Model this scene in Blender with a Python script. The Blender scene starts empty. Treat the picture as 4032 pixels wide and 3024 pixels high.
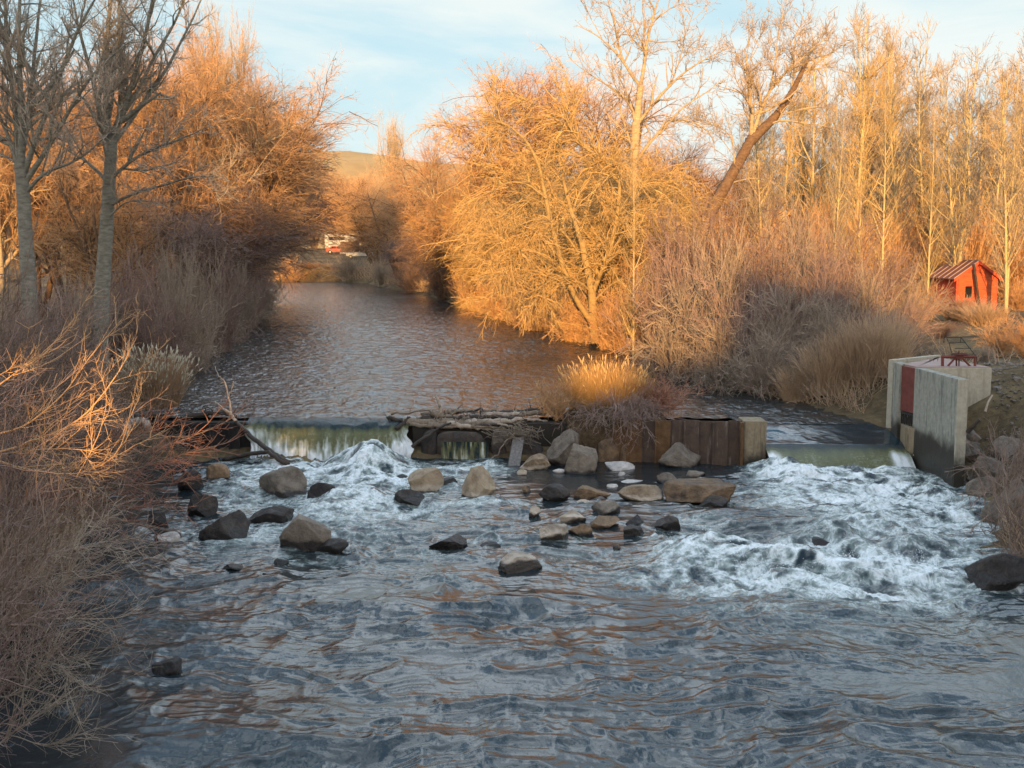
import bpy, math, random
import numpy as np
from mathutils import Vector, noise as mnoise

# ------------------------------------------------------------------ basics
C = bpy.context.scene.collection
sc = bpy.context.scene
R = math.radians
HCAM, F, U0, V0, PITCH = 5.5, 4323.0, 2016.0, 1512.0, math.atan((1512 - 980) / 4323.0)
cp, sp = math.cos(PITCH), math.sin(PITCH)

def ray(u, v):
    a, b = (u - U0) / F, -(v - V0) / F
    return np.array([a, cp + b * sp, -sp + b * cp])

def PZ(u, v, z):                     # where a sight line meets the level z
    d = ray(u, v); t = (z - HCAM) / d[2]
    return np.array([0, 0, HCAM]) + d * t

def PY(u, v, y):                     # where a sight line meets the distance y
    d = ray(u, v); t = y / d[1]
    return np.array([0, 0, HCAM]) + d * t

def XU(u, y, z=1.5):                 # x of an image column at a distance
    dep = y * cp + (HCAM - z) * sp
    return (u - U0) / F * dep

def sstep(a, b, x):
    t = np.clip((np.asarray(x, float) - a) / (b - a), 0, 1)
    return t * t * (3 - 2 * t)

def vnoise(x, y, seed=0):
    x = np.asarray(x, float); y = np.asarray(y, float)
    xi = np.floor(x).astype(np.int64); yi = np.floor(y).astype(np.int64)
    fx, fy = x - xi, y - yi
    fx = fx * fx * fx * (fx * (fx * 6 - 15) + 10); fy = fy * fy * fy * (fy * (fy * 6 - 15) + 10)
    def h(a, b):
        n = (a * 374761393 + b * 668265263 + seed * 1442695041) & 0xffffffff
        n = ((n ^ (n >> 13)) * 1274126177) & 0xffffffff
        n = ((n ^ (n >> 16)) * 2246822519) & 0xffffffff
        return ((n ^ (n >> 15)) & 0xffff) / 32767.5 - 1
    a = h(xi, yi) * (1 - fx) + h(xi + 1, yi) * fx
    b = h(xi, yi + 1) * (1 - fx) + h(xi + 1, yi + 1) * fx
    return a * (1 - fy) + b * fy

def fbm(x, y, seed=0, octs=4, gain=.5):
    s, a, f = 0, 1, 1
    for i in range(octs):
        s = s + a * vnoise(x * f + 17.3 * i, y * f - 9.1 * i, seed + i); a *= gain; f *= 2.03
    return s

# ------------------------------------------------------------------ mesh helpers
def mesh_np(name, V, Fq, mat, parent=None, smooth=True, attrs=None, tris=None):
    V = np.asarray(V, np.float32); Fq = np.asarray(Fq, np.int32).reshape(-1, 4)
    me = bpy.data.meshes.new(name)
    me.vertices.add(len(V)); me.vertices.foreach_set('co', V.ravel())
    nq = len(Fq); nt = 0 if tris is None else len(tris)
    loops = Fq.ravel()
    starts = np.arange(nq, dtype=np.int32) * 4
    if nt:
        tr = np.asarray(tris, np.int32)
        loops = np.concatenate([loops, tr.ravel()])
        starts = np.concatenate([starts, nq * 4 + np.arange(nt, dtype=np.int32) * 3])
    me.loops.add(len(loops)); me.loops.foreach_set('vertex_index', loops.astype(np.int32))
    me.polygons.add(nq + nt); me.polygons.foreach_set('loop_start', starts.astype(np.int32))
    me.polygons.foreach_set('use_smooth', np.full(nq + nt, smooth))
    if attrs:
        for k, a in attrs.items():
            at = me.attributes.new(k, 'FLOAT', 'POINT'); at.data.foreach_set('value', np.asarray(a, np.float32).ravel())
    me.update(calc_edges=True)
    me.materials.append(mat)
    o = bpy.data.objects.new(name, me); C.objects.link(o)
    if parent is not None: o.parent = parent
    return o

def tubes(P, Rr, sides):
    """P (N,K,3) centre lines, Rr (N,K) radii -> verts, quads"""
    N, K, _ = P.shape
    T = np.gradient(P, axis=1); T /= np.linalg.norm(T, axis=2, keepdims=True) + 1e-9
    mT = T.mean(1); ref = np.zeros((N, 3)); ref[:, 2] = 1
    up = np.abs(mT[:, 2]) > .8 * np.linalg.norm(mT, axis=1); ref[up] = (1, 0, 0)
    ref = np.repeat(ref[:, None, :], K, 1)
    A = np.cross(T, ref); A /= np.linalg.norm(A, axis=2, keepdims=True) + 1e-9
    B = np.cross(T, A)
    th = np.arange(sides) * 2 * math.pi / sides
    V = P[:, :, None, :] + Rr[:, :, None, None] * (np.cos(th)[None, None, :, None] * A[:, :, None, :] + np.sin(th)[None, None, :, None] * B[:, :, None, :])
    idx = np.arange(N * K * sides).reshape(N, K, sides)
    a = idx[:, :-1, :]; b = np.roll(a, -1, 2); c = idx[:, 1:, :]; d = np.roll(c, -1, 2)
    return V.reshape(-1, 3), np.stack([a, b, d, c], -1).reshape(-1, 4)

class MB:
    """collects shapes that make ONE mesh"""
    def __init__(s): s.V, s.F, s.T, s.n = [], [], [], 0
    def add(s, V, Fq, tris=None):
        V = np.asarray(V, float); s.V.append(V)
        if Fq is not None and len(Fq): s.F.append(np.asarray(Fq) + s.n)
        if tris is not None and len(tris): s.T.append(np.asarray(tris) + s.n)
        s.n += len(V); return s
    def box(s, x0, x1, y0, y1, z0, z1):
        V = [(x, y, z) for z in (z0, z1) for y in (y0, y1) for x in (x0, x1)]
        return s.add(V, [(0, 2, 3, 1), (4, 5, 7, 6), (0, 1, 5, 4), (2, 6, 7, 3), (0, 4, 6, 2), (1, 3, 7, 5)])
    def wall(s, p, q, th, z0, z1, z1b=None, z0b=None):
        """upright slab from p to q (xy), th thick to the right of p->q"""
        p = np.array(p[:2], float); q = np.array(q[:2], float); d = q - p; d /= np.linalg.norm(d)
        n = np.array([d[1], -d[0]]) * th
        z1b = z1 if z1b is None else z1b; z0b = z0 if z0b is None else z0b
        c = [p, q, q + n, p + n]; zl_ = [z0, z0b, z0b, z0]; zh = [z1, z1b, z1b, z1]
        V = [(c[i][0], c[i][1], zl_[i]) for i in range(4)] + [(c[i][0], c[i][1], zh[i]) for i in range(4)]
        return s.add(V, [(0, 3, 2, 1), (4, 5, 6, 7), (0, 1, 5, 4), (1, 2, 6, 5), (2, 3, 7, 6), (3, 0, 4, 7)])
    def prism(s, poly, z0, z1):
        n = len(poly); V = [(p[0], p[1], z0) for p in poly] + [(p[0], p[1], z1) for p in poly]
        Fq = [(i, (i + 1) % n, n + (i + 1) % n, n + i) for i in range(n)]
        tr = [(0, i + 1, i) for i in range(1, n - 1)] + [(n, n + i, n + i + 1) for i in range(1, n - 1)]
        return s.add(V, Fq, tr)
    def extrude(s, prof, axis, a, b):
        """closed profile (list of 2D) swept along axis 'x' or 'y' from a to b"""
        n = len(prof)
        mk = (lambda p, t: (t, p[0], p[1])) if axis == 'x' else (lambda p, t: (p[0], t, p[1]))
        V = [mk(p, a) for p in prof] + [mk(p, b) for p in prof]
        Fq = [(i, (i + 1) % n, n + (i + 1) % n, n + i) for i in range(n)]
        tr = [(0, i + 1, i) for i in range(1, n - 1)] + [(n, n + i, n + i + 1) for i in range(1, n - 1)]
        return s.add(V, Fq, tr)
    def tube(s, pts, r, sides=6, r1=None):
        pts = np.asarray(pts, float); K = len(pts)
        rr = np.linspace(r, r if r1 is None else r1, K)
        pts = np.concatenate([pts[:1], pts, pts[-1:]]); pts[0] += (pts[1] - pts[2]) * 1e-3; pts[-1] += (pts[-2] - pts[-3]) * 1e-3
        rr = np.concatenate([[1e-4], rr, [1e-4]])
        V, Fq = tubes(pts[None], rr[None], sides); return s.add(V, Fq)
    def obj(s, name, mat, parent=None, smooth=False, org=None, bevel=0):
        V = np.concatenate(s.V)
        if org is not None: V = V - np.asarray(org)
        o = mesh_np(name, V, np.concatenate(s.F) if s.F else np.zeros((0, 4)), mat, parent, smooth, tris=np.concatenate(s.T) if s.T else None)
        if bevel:
            m = o.modifiers.new('bevel', 'BEVEL'); m.width = bevel; m.segments = 2; m.limit_method = 'ANGLE'
        return o

def tag(o, label=None, cat=None, group=None, kind=None):
    if label: o['label'] = label
    if cat: o['category'] = cat
    if group: o['group'] = group
    if kind: o['kind'] = kind
    return o

def thing(name, label, cat, loc=(0, 0, 0), group=None):
    o = bpy.data.objects.new(name, None); C.objects.link(o); o.location = [float(a) for a in loc]
    o.empty_display_size = .2
    return tag(o, label, cat, group)

def copy_tree(o, parent=None):
    c = o.copy(); C.objects.link(c)
    if parent is not None: c.parent = parent
    for ch in o.children: copy_tree(ch, c)
    return c

# ------------------------------------------------------------------ materials
class NT:
    def __init__(s, name):
        s.m = bpy.data.materials.new(name); s.m.use_nodes = True; s.t = s.m.node_tree
        s.bsdf = s.t.nodes['Principled BSDF']
    def n(s, kind, **kw):
        nd = s.t.nodes.new(kind)
        for k, v in kw.items(): setattr(nd, k, v)
        return nd
    def l(s, a, b): s.t.links.new(a, b)
    def val(s, sock, v):
        if hasattr(v, 'is_linked') or isinstance(v, bpy.types.NodeSocket): s.l(v, sock)
        else: sock.default_value = v
    def math(s, op, a, b=0.0, clamp=False):
        nd = s.n('ShaderNodeMath', operation=op, use_clamp=clamp); s.val(nd.inputs[0], a); s.val(nd.inputs[1], b); return nd.outputs[0]
    def coord(s, scale=(1, 1, 1), which='Object'):
        if which == 'World':
            o = s.n('ShaderNodeNewGeometry').outputs['Position']
        else: o = s.n('ShaderNodeTexCoord').outputs[which]
        mp = s.n('ShaderNodeMapping'); mp.inputs['Scale'].default_value = scale; s.l(o, mp.inputs[0]); return mp.outputs[0]
    def noise(s, co, scale, detail=5, rough=.55, dist=0):
        nd = s.n('ShaderNodeTexNoise'); s.l(co, nd.inputs['Vector']); nd.inputs['Scale'].default_value = scale
        nd.inputs['Detail'].default_value = detail; nd.inputs['Roughness'].default_value = rough; nd.inputs['Distortion'].default_value = dist
        return nd.outputs[0]
    def ramp(s, fac, stops):
        nd = s.n('ShaderNodeValToRGB'); e = nd.color_ramp.elements
        while len(e) < len(stops): e.new(.5)
        for i, (p, c) in enumerate(stops):
            e[i].position = p; e[i].color = (c, c, c, 1) if isinstance(c, (int, float)) else (*c, 1)
        s.l(fac, nd.inputs[0]); return nd.outputs[0]
    def mix(s, fac, a, b):
        nd = s.n('ShaderNodeMix', data_type='RGBA'); s.val(nd.inputs[0], fac)
        s.val(nd.inputs[6], a if not isinstance(a, tuple) else (*a, 1)); s.val(nd.inputs[7], b if not isinstance(b, tuple) else (*b, 1))
        return nd.outputs[2]
    def smooth(s, v, a, b):
        nd = s.n('ShaderNodeMapRange', interpolation_type='SMOOTHSTEP'); s.l(v, nd.inputs[0])
        nd.inputs[1].default_value = a; nd.inputs[2].default_value = b; return nd.outputs[0]
    def bump(s, h, strength, dist=.02):
        nd = s.n('ShaderNodeBump'); nd.inputs['Strength'].default_value = strength; nd.inputs['Distance'].default_value = dist
        s.l(h, nd.inputs['Height']); s.l(nd.outputs[0], s.bsdf.inputs['Normal'])
    def fin(s, col, rough=.8, spec=.25):
        s.val(s.bsdf.inputs['Base Color'], col if not isinstance(col, tuple) else (*col, 1))
        s.val(s.bsdf.inputs['Roughness'], rough); s.bsdf.inputs['Specular IOR Level'].default_value = spec
        return s.m

def m_plain(name, a, b, scale=5, rough=.8, bump=.3, stretch=(1, 1, 1), spec=.25, bd=.02):
    t = NT(name); co = t.coord(stretch); nz = t.noise(co, scale, 6, .6)
    c = t.ramp(nz, [(.3, a), (.7, b)])
    if bump: t.bump(t.noise(co, scale * 3, 5), bump, bd)
    return t.fin(c, rough, spec)

def m_twig(name, a, b, scale=3):
    t = NT(name); oi = t.n('ShaderNodeObjectInfo').outputs['Random']
    nz = t.noise(t.coord((1, 1, 1), 'World'), scale, 3)
    f = t.math('ADD', t.math('MULTIPLY', oi, .5), t.math('MULTIPLY', nz, .75))
    return t.fin(t.ramp(f, [(.3, a), (.85, b)]), .75, .2)

def m_rock(name, dry1, dry2, wet_h, pale=0.0, allwet=False):
    t = NT(name); co = t.coord(); z = t.n('ShaderNodeSeparateXYZ'); t.l(t.n('ShaderNodeNewGeometry').outputs['Position'], z.inputs[0])
    oi = t.n('ShaderNodeObjectInfo').outputs['Random']
    nz = t.noise(co, 4.5, 8, .65, .3); sp_ = t.noise(co, 26, 6, .7)
    f = t.math('ADD', t.math('MULTIPLY', nz, .75), t.math('ADD', t.math('MULTIPLY', sp_, .3), t.math('MULTIPLY', oi, .16)))
    col = t.ramp(f, [(.36, tuple(x * .55 for x in dry1)), (.52, dry1), (.72, dry2)])
    big = t.noise(t.coord((1, 1, 1), 'World'), 3.1, 4, .6)
    col = t.mix(t.math('MULTIPLY', t.smooth(big, .55, .75), .5), col, (.085, .065, .048))   # lichen and mud blotches
    zz = t.math('ADD', z.outputs[2], t.math('MULTIPLY', t.math('SUBTRACT', big, .5), .28))
    wet = t.math('SUBTRACT', 1.0, t.smooth(zz, wet_h - .035, wet_h + .035))
    if pale:
        band = t.math('MULTIPLY', t.smooth(zz, wet_h + .12 + pale, wet_h + .02 + pale), 1.0)
        col = t.mix(t.math('MULTIPLY', band, .8), col, (.55, .47, .38))
    dark = (.022, .019, .018)
    if allwet: wet = t.math('MAXIMUM', wet, t.smooth(big, .50, .28))
    col = t.mix(t.math('MULTIPLY', wet, .92), col, dark)
    ro = t.math('SUBTRACT', .85, t.math('MULTIPLY', wet, .55))
    h = t.math('ADD', t.math('MULTIPLY', nz, 1.0), t.math('MULTIPLY', sp_, .25))
    t.bump(h, .8, .09)
    return t.fin(col, ro, .35)

def m_water(name, body, bump1=.35, mid=(.25, .31, .285), s1=7, s2=22, bd=.05, rgh=.06):
    t = NT(name); A = t.n('ShaderNodeAttribute', attribute_name='foam').outputs['Fac']
    co = t.coord((1, .8, 1))
    nz = t.noise(co, 3.2, 9, .68, 1.1)
    ridge = t.math('SUBTRACT', 1.0, t.math('ABSOLUTE', t.math('SUBTRACT', t.math('MULTIPLY', nz, 2.0), 1.0)))
    rp = t.math('POWER', ridge, 7.0)
    fine = t.noise(co, 19, 6, .7, .6)
    v = t.math('ADD', t.math('MULTIPLY', A, 1.0), t.math('ADD', t.math('MULTIPLY', rp, .50), t.math('MULTIPLY', t.math('SUBTRACT', fine, .5), .8)))
    fo = t.math('MULTIPLY', t.smooth(v, .52, 1.5), t.smooth(A, .03, .16))
    col = t.mix(t.smooth(A, .05, .75), body, mid)                      # water milky with air, then the froth itself
    col = t.mix(fo, col, (.82, .86, .88))
    t.l(t.math('ADD', rgh, t.math('MULTIPLY', fo, .45)), t.bsdf.inputs['Roughness'])
    t.l(col, t.bsdf.inputs['Base Color'])
    t.bsdf.inputs['IOR'].default_value = 1.36
    h = t.math('ADD', t.math('MULTIPLY', t.noise(co, s1, 3, .5, .5), 1.0), t.math('ADD', t.math('MULTIPLY', t.noise(co, s2, 3, .5), .35), t.math('MULTIPLY', fo, .5)))
    t.bump(h, bump1, bd)
    t.bsdf.inputs['Specular IOR Level'].default_value = 1.0
    return t.m

M = {}
M['ground'] = None
def mk_ground():
    t = NT('dry_ground'); co = t.coord((1, 1, 1), 'World'); a = t.noise(co, .35, 6, .6); b = t.noise(co, 5, 7, .7)
    f = t.math('ADD', t.math('MULTIPLY', a, .6), t.math('MULTIPLY', b, .4))
    c = t.ramp(f, [(.35, (.05, .038, .026)), (.5, (.13, .095, .055)), (.62, (.23, .17, .09)), (.75, (.13, .13, .06))])
    z = t.n('ShaderNodeSeparateXYZ'); t.l(t.n('ShaderNodeNewGeometry').outputs['Position'], z.inputs[0])
    t.bump(b, .9, .12); return t.fin(c, .95, .1)
M['ground'] = mk_ground()
M['hill'] = m_plain('hill_grass', (.30, .20, .085), (.40, .29, .13), .05, .95, 0)
M['island'] = m_plain('island_soil', (.05, .035, .022), (.13, .09, .05), 5, .95, .8, bd=.08)
M['conc'] = None
def mk_conc(name, c1, c2, stain, wet_top):
    t = NT(name); w = t.coord((1, 1, 1), 'World'); st = t.noise(t.coord((5, 5, .55), 'World'), 1.6, 7, .65); f = t.noise(w, 9, 8, .7)
    col = t.ramp(f, [(.3, c1), (.7, c2)])
    col = t.mix(t.math('MULTIPLY', t.smooth(st, .48, .68), .75), col, stain)
    z = t.n('ShaderNodeSeparateXYZ'); t.l(t.n('ShaderNodeNewGeometry').outputs['Position'], z.inputs[0])
    big = t.noise(w, 1.8, 6, .65)
    zz = t.math('ADD', z.outputs[2], t.math('MULTIPLY', t.math('SUBTRACT', big, .5), 1.1))
    wet = t.math('SUBTRACT', 1.0, t.smooth(zz, wet_top - .2, wet_top + .2))
    col = t.mix(t.math('MULTIPLY', wet, .93), col, (.022, .019, .015))
    holes = t.noise(w, 40, 3, .6)
    t.bump(t.math('ADD', f, holes), .35, .015); return t.fin(col, t.math('SUBTRACT', .85, t.math('MULTIPLY', wet, .4)), .3)
M['conc'] = mk_conc('weathered_concrete', (.22, .215, .18), (.36, .35, .295), (.085, .092, .088), 1.05)
M['conc_tan'] = mk_conc('stained_concrete', (.20, .155, .10), (.30, .25, .17), (.10, .075, .05), .45)
M['conc_new'] = mk_conc('pale_concrete', (.33, .30, .235), (.46, .43, .35), (.28, .25, .19), -.5)
M['conc_end'] = mk_conc('pale_concrete_end', (.31, .285, .225), (.44, .41, .33), (.24, .21, .165), .75)
M['conc_dark'] = mk_conc('wet_concrete', (.03, .03, .031), (.055, .052, .05), (.018, .018, .018), 1.5)
def mk_rust(name, a, b, cpale):
    t = NT(name); co = t.coord((4, 4, .5), 'World'); w = t.coord((1, 1, 1), 'World'); n1 = t.noise(co, 2.2, 7, .65); n2 = t.noise(w, 6, 7, .7)
    col = t.ramp(n2, [(.3, a), (.7, b)])
    col = t.mix(t.math('MULTIPLY', t.smooth(n1, .55, .72), .7), col, cpale)
    t.bump(n2, .4, .02); return t.fin(col, .85, .25)
M['rust'] = mk_rust('rusty_sheet_steel', (.055, .042, .036), (.115, .078, .058), (.25, .22, .20))
M['rust_orange'] = mk_rust('orange_rust', (.085, .045, .022), (.17, .10, .05), (.07, .05, .036))
M['black_steel'] = mk_rust('black_wet_steel', (.012, .012, .013), (.03, .027, .026), (.09, .09, .095))
M['redsteel'] = m_plain('dull_red_steel', (.13, .035, .03), (.20, .065, .05), 4, .7, .3)
M['deck'] = m_plain('faded_red_deck', (.29, .20, .175), (.37, .28, .25), 2.5, .8, .2)
M['darkiron'] = m_plain('dark_iron', (.06, .022, .018), (.12, .045, .035), 6, .6, .2)
M['bar'] = m_plain('rack_bars', (.02, .02, .02), (.05, .045, .04), 6, .6, .2)
M['wood_grey'] = m_plain('weathered_wood', (.13, .10, .075), (.30, .24, .18), 6, .85, .6, (5, 5, 5))
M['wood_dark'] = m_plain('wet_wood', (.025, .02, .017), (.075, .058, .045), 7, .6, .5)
M['wood_pale'] = m_plain('bleached_wood', (.28, .22, .17), (.46, .38, .31), 6, .85, .5)
M['plank'] = m_plain('wet_grey_plank', (.10, .095, .095), (.24, .22, .20), 4, .6, .4, (6, 6, 1))
M['bark_grey'] = m_plain('grey_bark', (.11, .105, .085), (.27, .26, .22), 5, .9, .8, (1, 1, 3), bd=.03)
M['bark_pale'] = m_plain('pale_bark', (.26, .20, .13), (.46, .37, .25), 4, .85, .7, (1, 1, 3), bd=.03)
M['bark_brown'] = m_plain('brown_bark', (.09, .055, .035), (.20, .13, .085), 5, .9, .9, (1, 1, 2), bd=.04)
M['bark_gold'] = m_plain('golden_bark', (.23, .16, .075), (.38, .28, .13), 5, .85, .6, (1, 1, 2))
M['bark_yellow'] = m_plain('pale_yellow_bark', (.36, .28, .14), (.52, .42, .23), 5, .85, .5, (1, 1, 2))
M['twig_grey'] = m_twig('grey_twigs', (.21, .17, .13), (.38, .305, .235))
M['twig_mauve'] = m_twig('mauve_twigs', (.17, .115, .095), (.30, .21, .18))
M['twig_brown'] = m_twig('brown_twigs', (.13, .09, .07), (.28, .20, .155))
M['twig_red'] = m_twig('red_twigs', (.30, .13, .085), (.42, .23, .155))
M['twig_gold'] = m_twig('golden_twigs', (.34, .215, .08), (.54, .36, .15))
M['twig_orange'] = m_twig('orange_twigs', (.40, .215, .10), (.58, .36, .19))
M['twig_pale'] = m_twig('pale_twigs', (.30, .22, .15), (.46, .36, .26))
M['straw'] = m_twig('dry_straw', (.31, .205, .125), (.54, .39, .26))
M['straw_gold'] = m_twig('golden_straw', (.40, .24, .09), (.58, .38, .17))
M['straw_pale'] = m_twig('pale_plume_grass', (.36, .33, .24), (.54, .50, .39))
M['rock'] = m_rock('river_boulder', (.125, .102, .08), (.235, .195, .155), .17)
M['rock_tan'] = m_rock('tan_boulder', (.24, .175, .115), (.38, .295, .20), .10, .03)
M['rock_half'] = m_rock('half_wet_boulder', (.22, .18, .14), (.38, .32, .255), .15, .02)
M['rock_wet'] = m_rock('wet_black_rock', (.035, .03, .028), (.085, .068, .055), .22, 0, True)
M['rock_brown'] = m_rock('brown_river_rock', (.15, .10, .062), (.29, .19, .11), .09, 0, True)
M['rock_white'] = m_rock('white_flat_rock', (.40, .37, .34), (.60, .56, .52), .02)
M['riprap'] = m_rock('bank_riprap', (.15, .125, .10), (.27, .23, .19), -.1)
M['water'] = m_water('river_rapids', (.014, .022, .026), .2, bd=.04, rgh=.15)
M['upper'] = m_water('calm_river', (.02, .026, .028), 1.0, s1=3.4, s2=9, bd=.10, rgh=.11)
def m_fall(name):
    t = NT(name); A = t.n('ShaderNodeAttribute', attribute_name='foam').outputs['Fac']
    f1 = t.noise(t.coord((9, 9, 1.2), 'World'), 1.6, 7, .7); f2 = t.noise(t.coord((1, 1, 1), 'World'), 14, 6, .7)
    fo = t.math('ADD', A, t.math('ADD', t.math('MULTIPLY', t.math('SUBTRACT', f1, .5), .2), t.math('MULTIPLY', t.math('SUBTRACT', f2, .5), .28)))
    fo = t.math('MULTIPLY', fo, t.smooth(A, .0, .15), True)
    col = t.ramp(fo, [(0, (.013, .026, .030)), (.16, (.06, .07, .038)), (.36, (.125, .13, .06)), (.62, (.36, .39, .33)), (.95, (.80, .84, .86))])
    t.l(t.math('ADD', .08, t.math('MULTIPLY', fo, .5)), t.bsdf.inputs['Roughness']); t.l(col, t.bsdf.inputs['Base Color']); t.bsdf.inputs['IOR'].default_value = 1.33
    t.bump(t.math('ADD', f1, t.math('MULTIPLY', f2, .4)), .5, .05); return t.m
M['fall'] = m_fall('falling_water')
M['tongue'] = m_water('smooth_tongue', (.012, .028, .038), .16, (.17, .19, .10), s1=5, s2=14, bd=.04)
M['redpaint'] = m_plain('peeling_red_paint', (.42, .055, .03), (.55, .10, .055), 3, .8, .3)
M['boards'] = m_plain('orange_weathered_boards', (.36, .06, .025), (.46, .12, .05), 3, .85, .5, (1, 1, 8))
M['roof'] = m_plain('brown_metal_roof', (.19, .06, .045), (.26, .10, .075), 3, .7, .2)
M['seam'] = m_plain('pale_roof_seam', (.34, .25, .19), (.45, .34, .26), 3, .6, 0)
M['glassdark'] = m_plain('dark_glass', (.01, .01, .012), (.02, .02, .022), 3, .1, 0, spec=.5)
M['white'] = m_plain('white_paint', (.38, .39, .40), (.46, .47, .48), 2, .4, 0)
M['carred'] = m_plain('red_paint', (.40, .015, .015), (.48, .03, .025), 2, .35, 0)
M['cardark'] = m_plain('dark_green_paint', (.02, .022, .018), (.04, .042, .034), 2, .35, 0)
M['rubber'] = m_plain('tyre_rubber', (.015, .015, .015), (.03, .03, .03), 5, .8, 0)
M['brownbox'] = m_plain('brown_panel', (.10, .06, .04), (.16, .10, .07), 4, .8, .2)
M['evergreen'] = m_plain('evergreen_needles', (.02, .035, .015), (.045, .06, .03), 3, .8, 0)
M['lamp'] = m_plain('headlamp_lens', (.75, .74, .68), (.85, .84, .8), 4, .2, 0)
M['orangepaint'] = m_plain('orange_paint', (.55, .15, .04), (.62, .22, .08), 4, .6, 0)
M['steel_grey'] = m_plain('grey_steel', (.25, .25, .25), (.4, .4, .4), 4, .5, 0)

# ------------------------------------------------------------------ river plan
YL = [-80, 9, 13, 17, 22, 27, 29, 33, 37, 46, 72, 97, 115, 130, 150, 165, 200]
XLv = [-6.6, -6.6, -6.9, -7.6, -8.5, -9.4, -10.1, -10.3, -10.9, -13.0, -17, -21.2, -26, -33, -56, -110, -300]
YR = [-80, 9, 17, 19, 21, 24, 26, 28.5, 30, 33, 38, 43, 47, 60, 77, 102, 130, 142, 150, 153, 157, 165, 200]
XRv = [9.6, 9.2, 8.6, 8.7, 9.4, 10.2, 10.5, 10.2, 9.0, 7.5, 7.2, 6.9, 5.6, 2.7, -2, -7.5, -15.5, -18.6, -24, -36, -60, -100, -290]
xl = lambda y: np.interp(y, YL, XLv)
xr = lambda y: np.interp(y, YR, XRv)
ZU = 1.05
zlow = lambda y: -.10 + .2 * sstep(13, 26, y)

def ground_z(x, y):
    x = np.asarray(x, float); y = np.asarray(y, float)
    d = np.maximum(xl(y) - x, x - xr(y))
    zw = np.where(y > 27.6, ZU, zlow(y)) * 1.0
    zw = zlow(np.minimum(y, 27)) + (ZU - .1) * sstep(26.3, 28.8, y)
    right = x > (xl(y) + xr(y)) / 2
    top = np.where(right, 2.0 + .45 * sstep(34, 26, y) , 1.75) + .9 * sstep(60, 110, y) + 1.9 * sstep(145, 185, y)
    top = top + .008 * np.clip(d, 0, 80) + .16 * fbm(x * .25, y * .25, 5, 3) * sstep(.5, 3, d)
    wdt = np.where(right & (y < 30), 4.6, 3.4)
    k = sstep(0, 1, (d + .25) / wdt)
    z = (zw - .06) * (1 - k) + top * k
    z = np.where(d < -.25, zw - .06 - .55 * sstep(.25, 1.2, -d), z)
    return z + .05 * fbm(x * 1.3, y * 1.3, 9, 3) * sstep(-.2, .5, d)

def gz(x, y): return float(ground_z(np.array([x]), np.array([y]))[0])

def grid(xs, ys):
    X, Y = np.meshgrid(xs, ys); nx, ny = len(xs), len(ys)
    i = np.arange(nx * ny).reshape(ny, nx)
    Fq = np.stack([i[:-1, :-1], i[:-1, 1:], i[1:, 1:], i[1:, :-1]], -1).reshape(-1, 4)
    return X, Y, Fq

xs = np.concatenate([-np.geomspace(1100, 30, 26), np.arange(-29.6, 30, .4), np.geomspace(30, 1100, 26)])
ys = np.concatenate([np.linspace(-260, 4, 34), np.arange(5, 62, .4), np.arange(62, 215, 1.6), np.geomspace(216, 1400, 24)])
X, Y, Fq = grid(xs, ys); Z = ground_z(X, Y)
tag(mesh_np('ground', np.stack([X, Y, Z], -1).reshape(-1, 3), Fq, M['ground']), kind='structure')

# far hillside
ux = np.linspace(-700, 900, 120); py = np.linspace(0, 1, 26)
HX = []
up_ = np.interp((ux / 650 * F + U0), [-3000, 0, 600, 1300, 1650, 2016, 2700, 3500, 6000], [800, 700, 640, 598, 613, 665, 840, 930, 980])
hr = (980 - up_) / F * 650 + 3
A_, B_ = np.meshgrid(ux, py)
prof = np.sin(np.clip(B_, 0, .55) / .55 * math.pi / 2) ** 1.2
Zh = hr[None, :] * prof + 2.0 * fbm(A_ * .02, B_ * 12, 3, 4) * prof + .8 * fbm(A_ * .11, B_ * 40, 8, 3) * prof
Vh = np.stack([A_, 430 + B_ * 400, Zh], -1).reshape(-1, 3); _, _, Fh = grid(ux, py)
tag(mesh_np('hill', Vh, Fh, M['hill']), kind='structure')

# ridge added out of view behind the viewer, crest shaped to mask the low sun
SUN_A, SUN_E = R(4), R(8)
sd = np.array([math.sin(SUN_A), math.cos(SUN_A)]); sn = np.array([sd[1], -sd[0]])
ss = np.linspace(-140, 160, 1200)
PROF_S = [-140, -9.7, -9.3, -7.3, -6.9, -1.0, -.3, 1.1, 1.5, 4.1, 5.3, 9.1, 10.5, 17, 60, 160]
PROF_H = [9, 9, 4.8, 4.8, 8.1, 7.9, 5.5, 5.5, 7.2, 7.4, 9.6, 9.6, 8.0, 7.8, 8.0, 8.5]
hh = np.interp(ss, PROF_S, PROF_H) + .5 * fbm(ss * .8, ss * 0, 4, 3)
T0 = -62.0
hh = hh - T0 * math.tan(SUN_E)
rows = [(-40, 0), (-18, .55), (-6, .9), (0, 1), (6, .9), (20, .5), (34, 0)]
Vr = []
for dt, k in rows:
    for s_, h_ in zip(ss, hh):
        p = sn * s_ + sd * (T0 + dt); Vr.append((p[0], p[1], -1 + (h_ + 1) * k))
ns = len(ss); i = np.arange(len(rows) * ns).reshape(len(rows), ns)
Fr = np.stack([i[:-1, :-1], i[:-1, 1:], i[1:, 1:], i[1:, :-1]], -1).reshape(-1, 4)
tag(mesh_np('added_shade_ridge', Vr, Fr, M['ground']), kind='structure')

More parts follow.
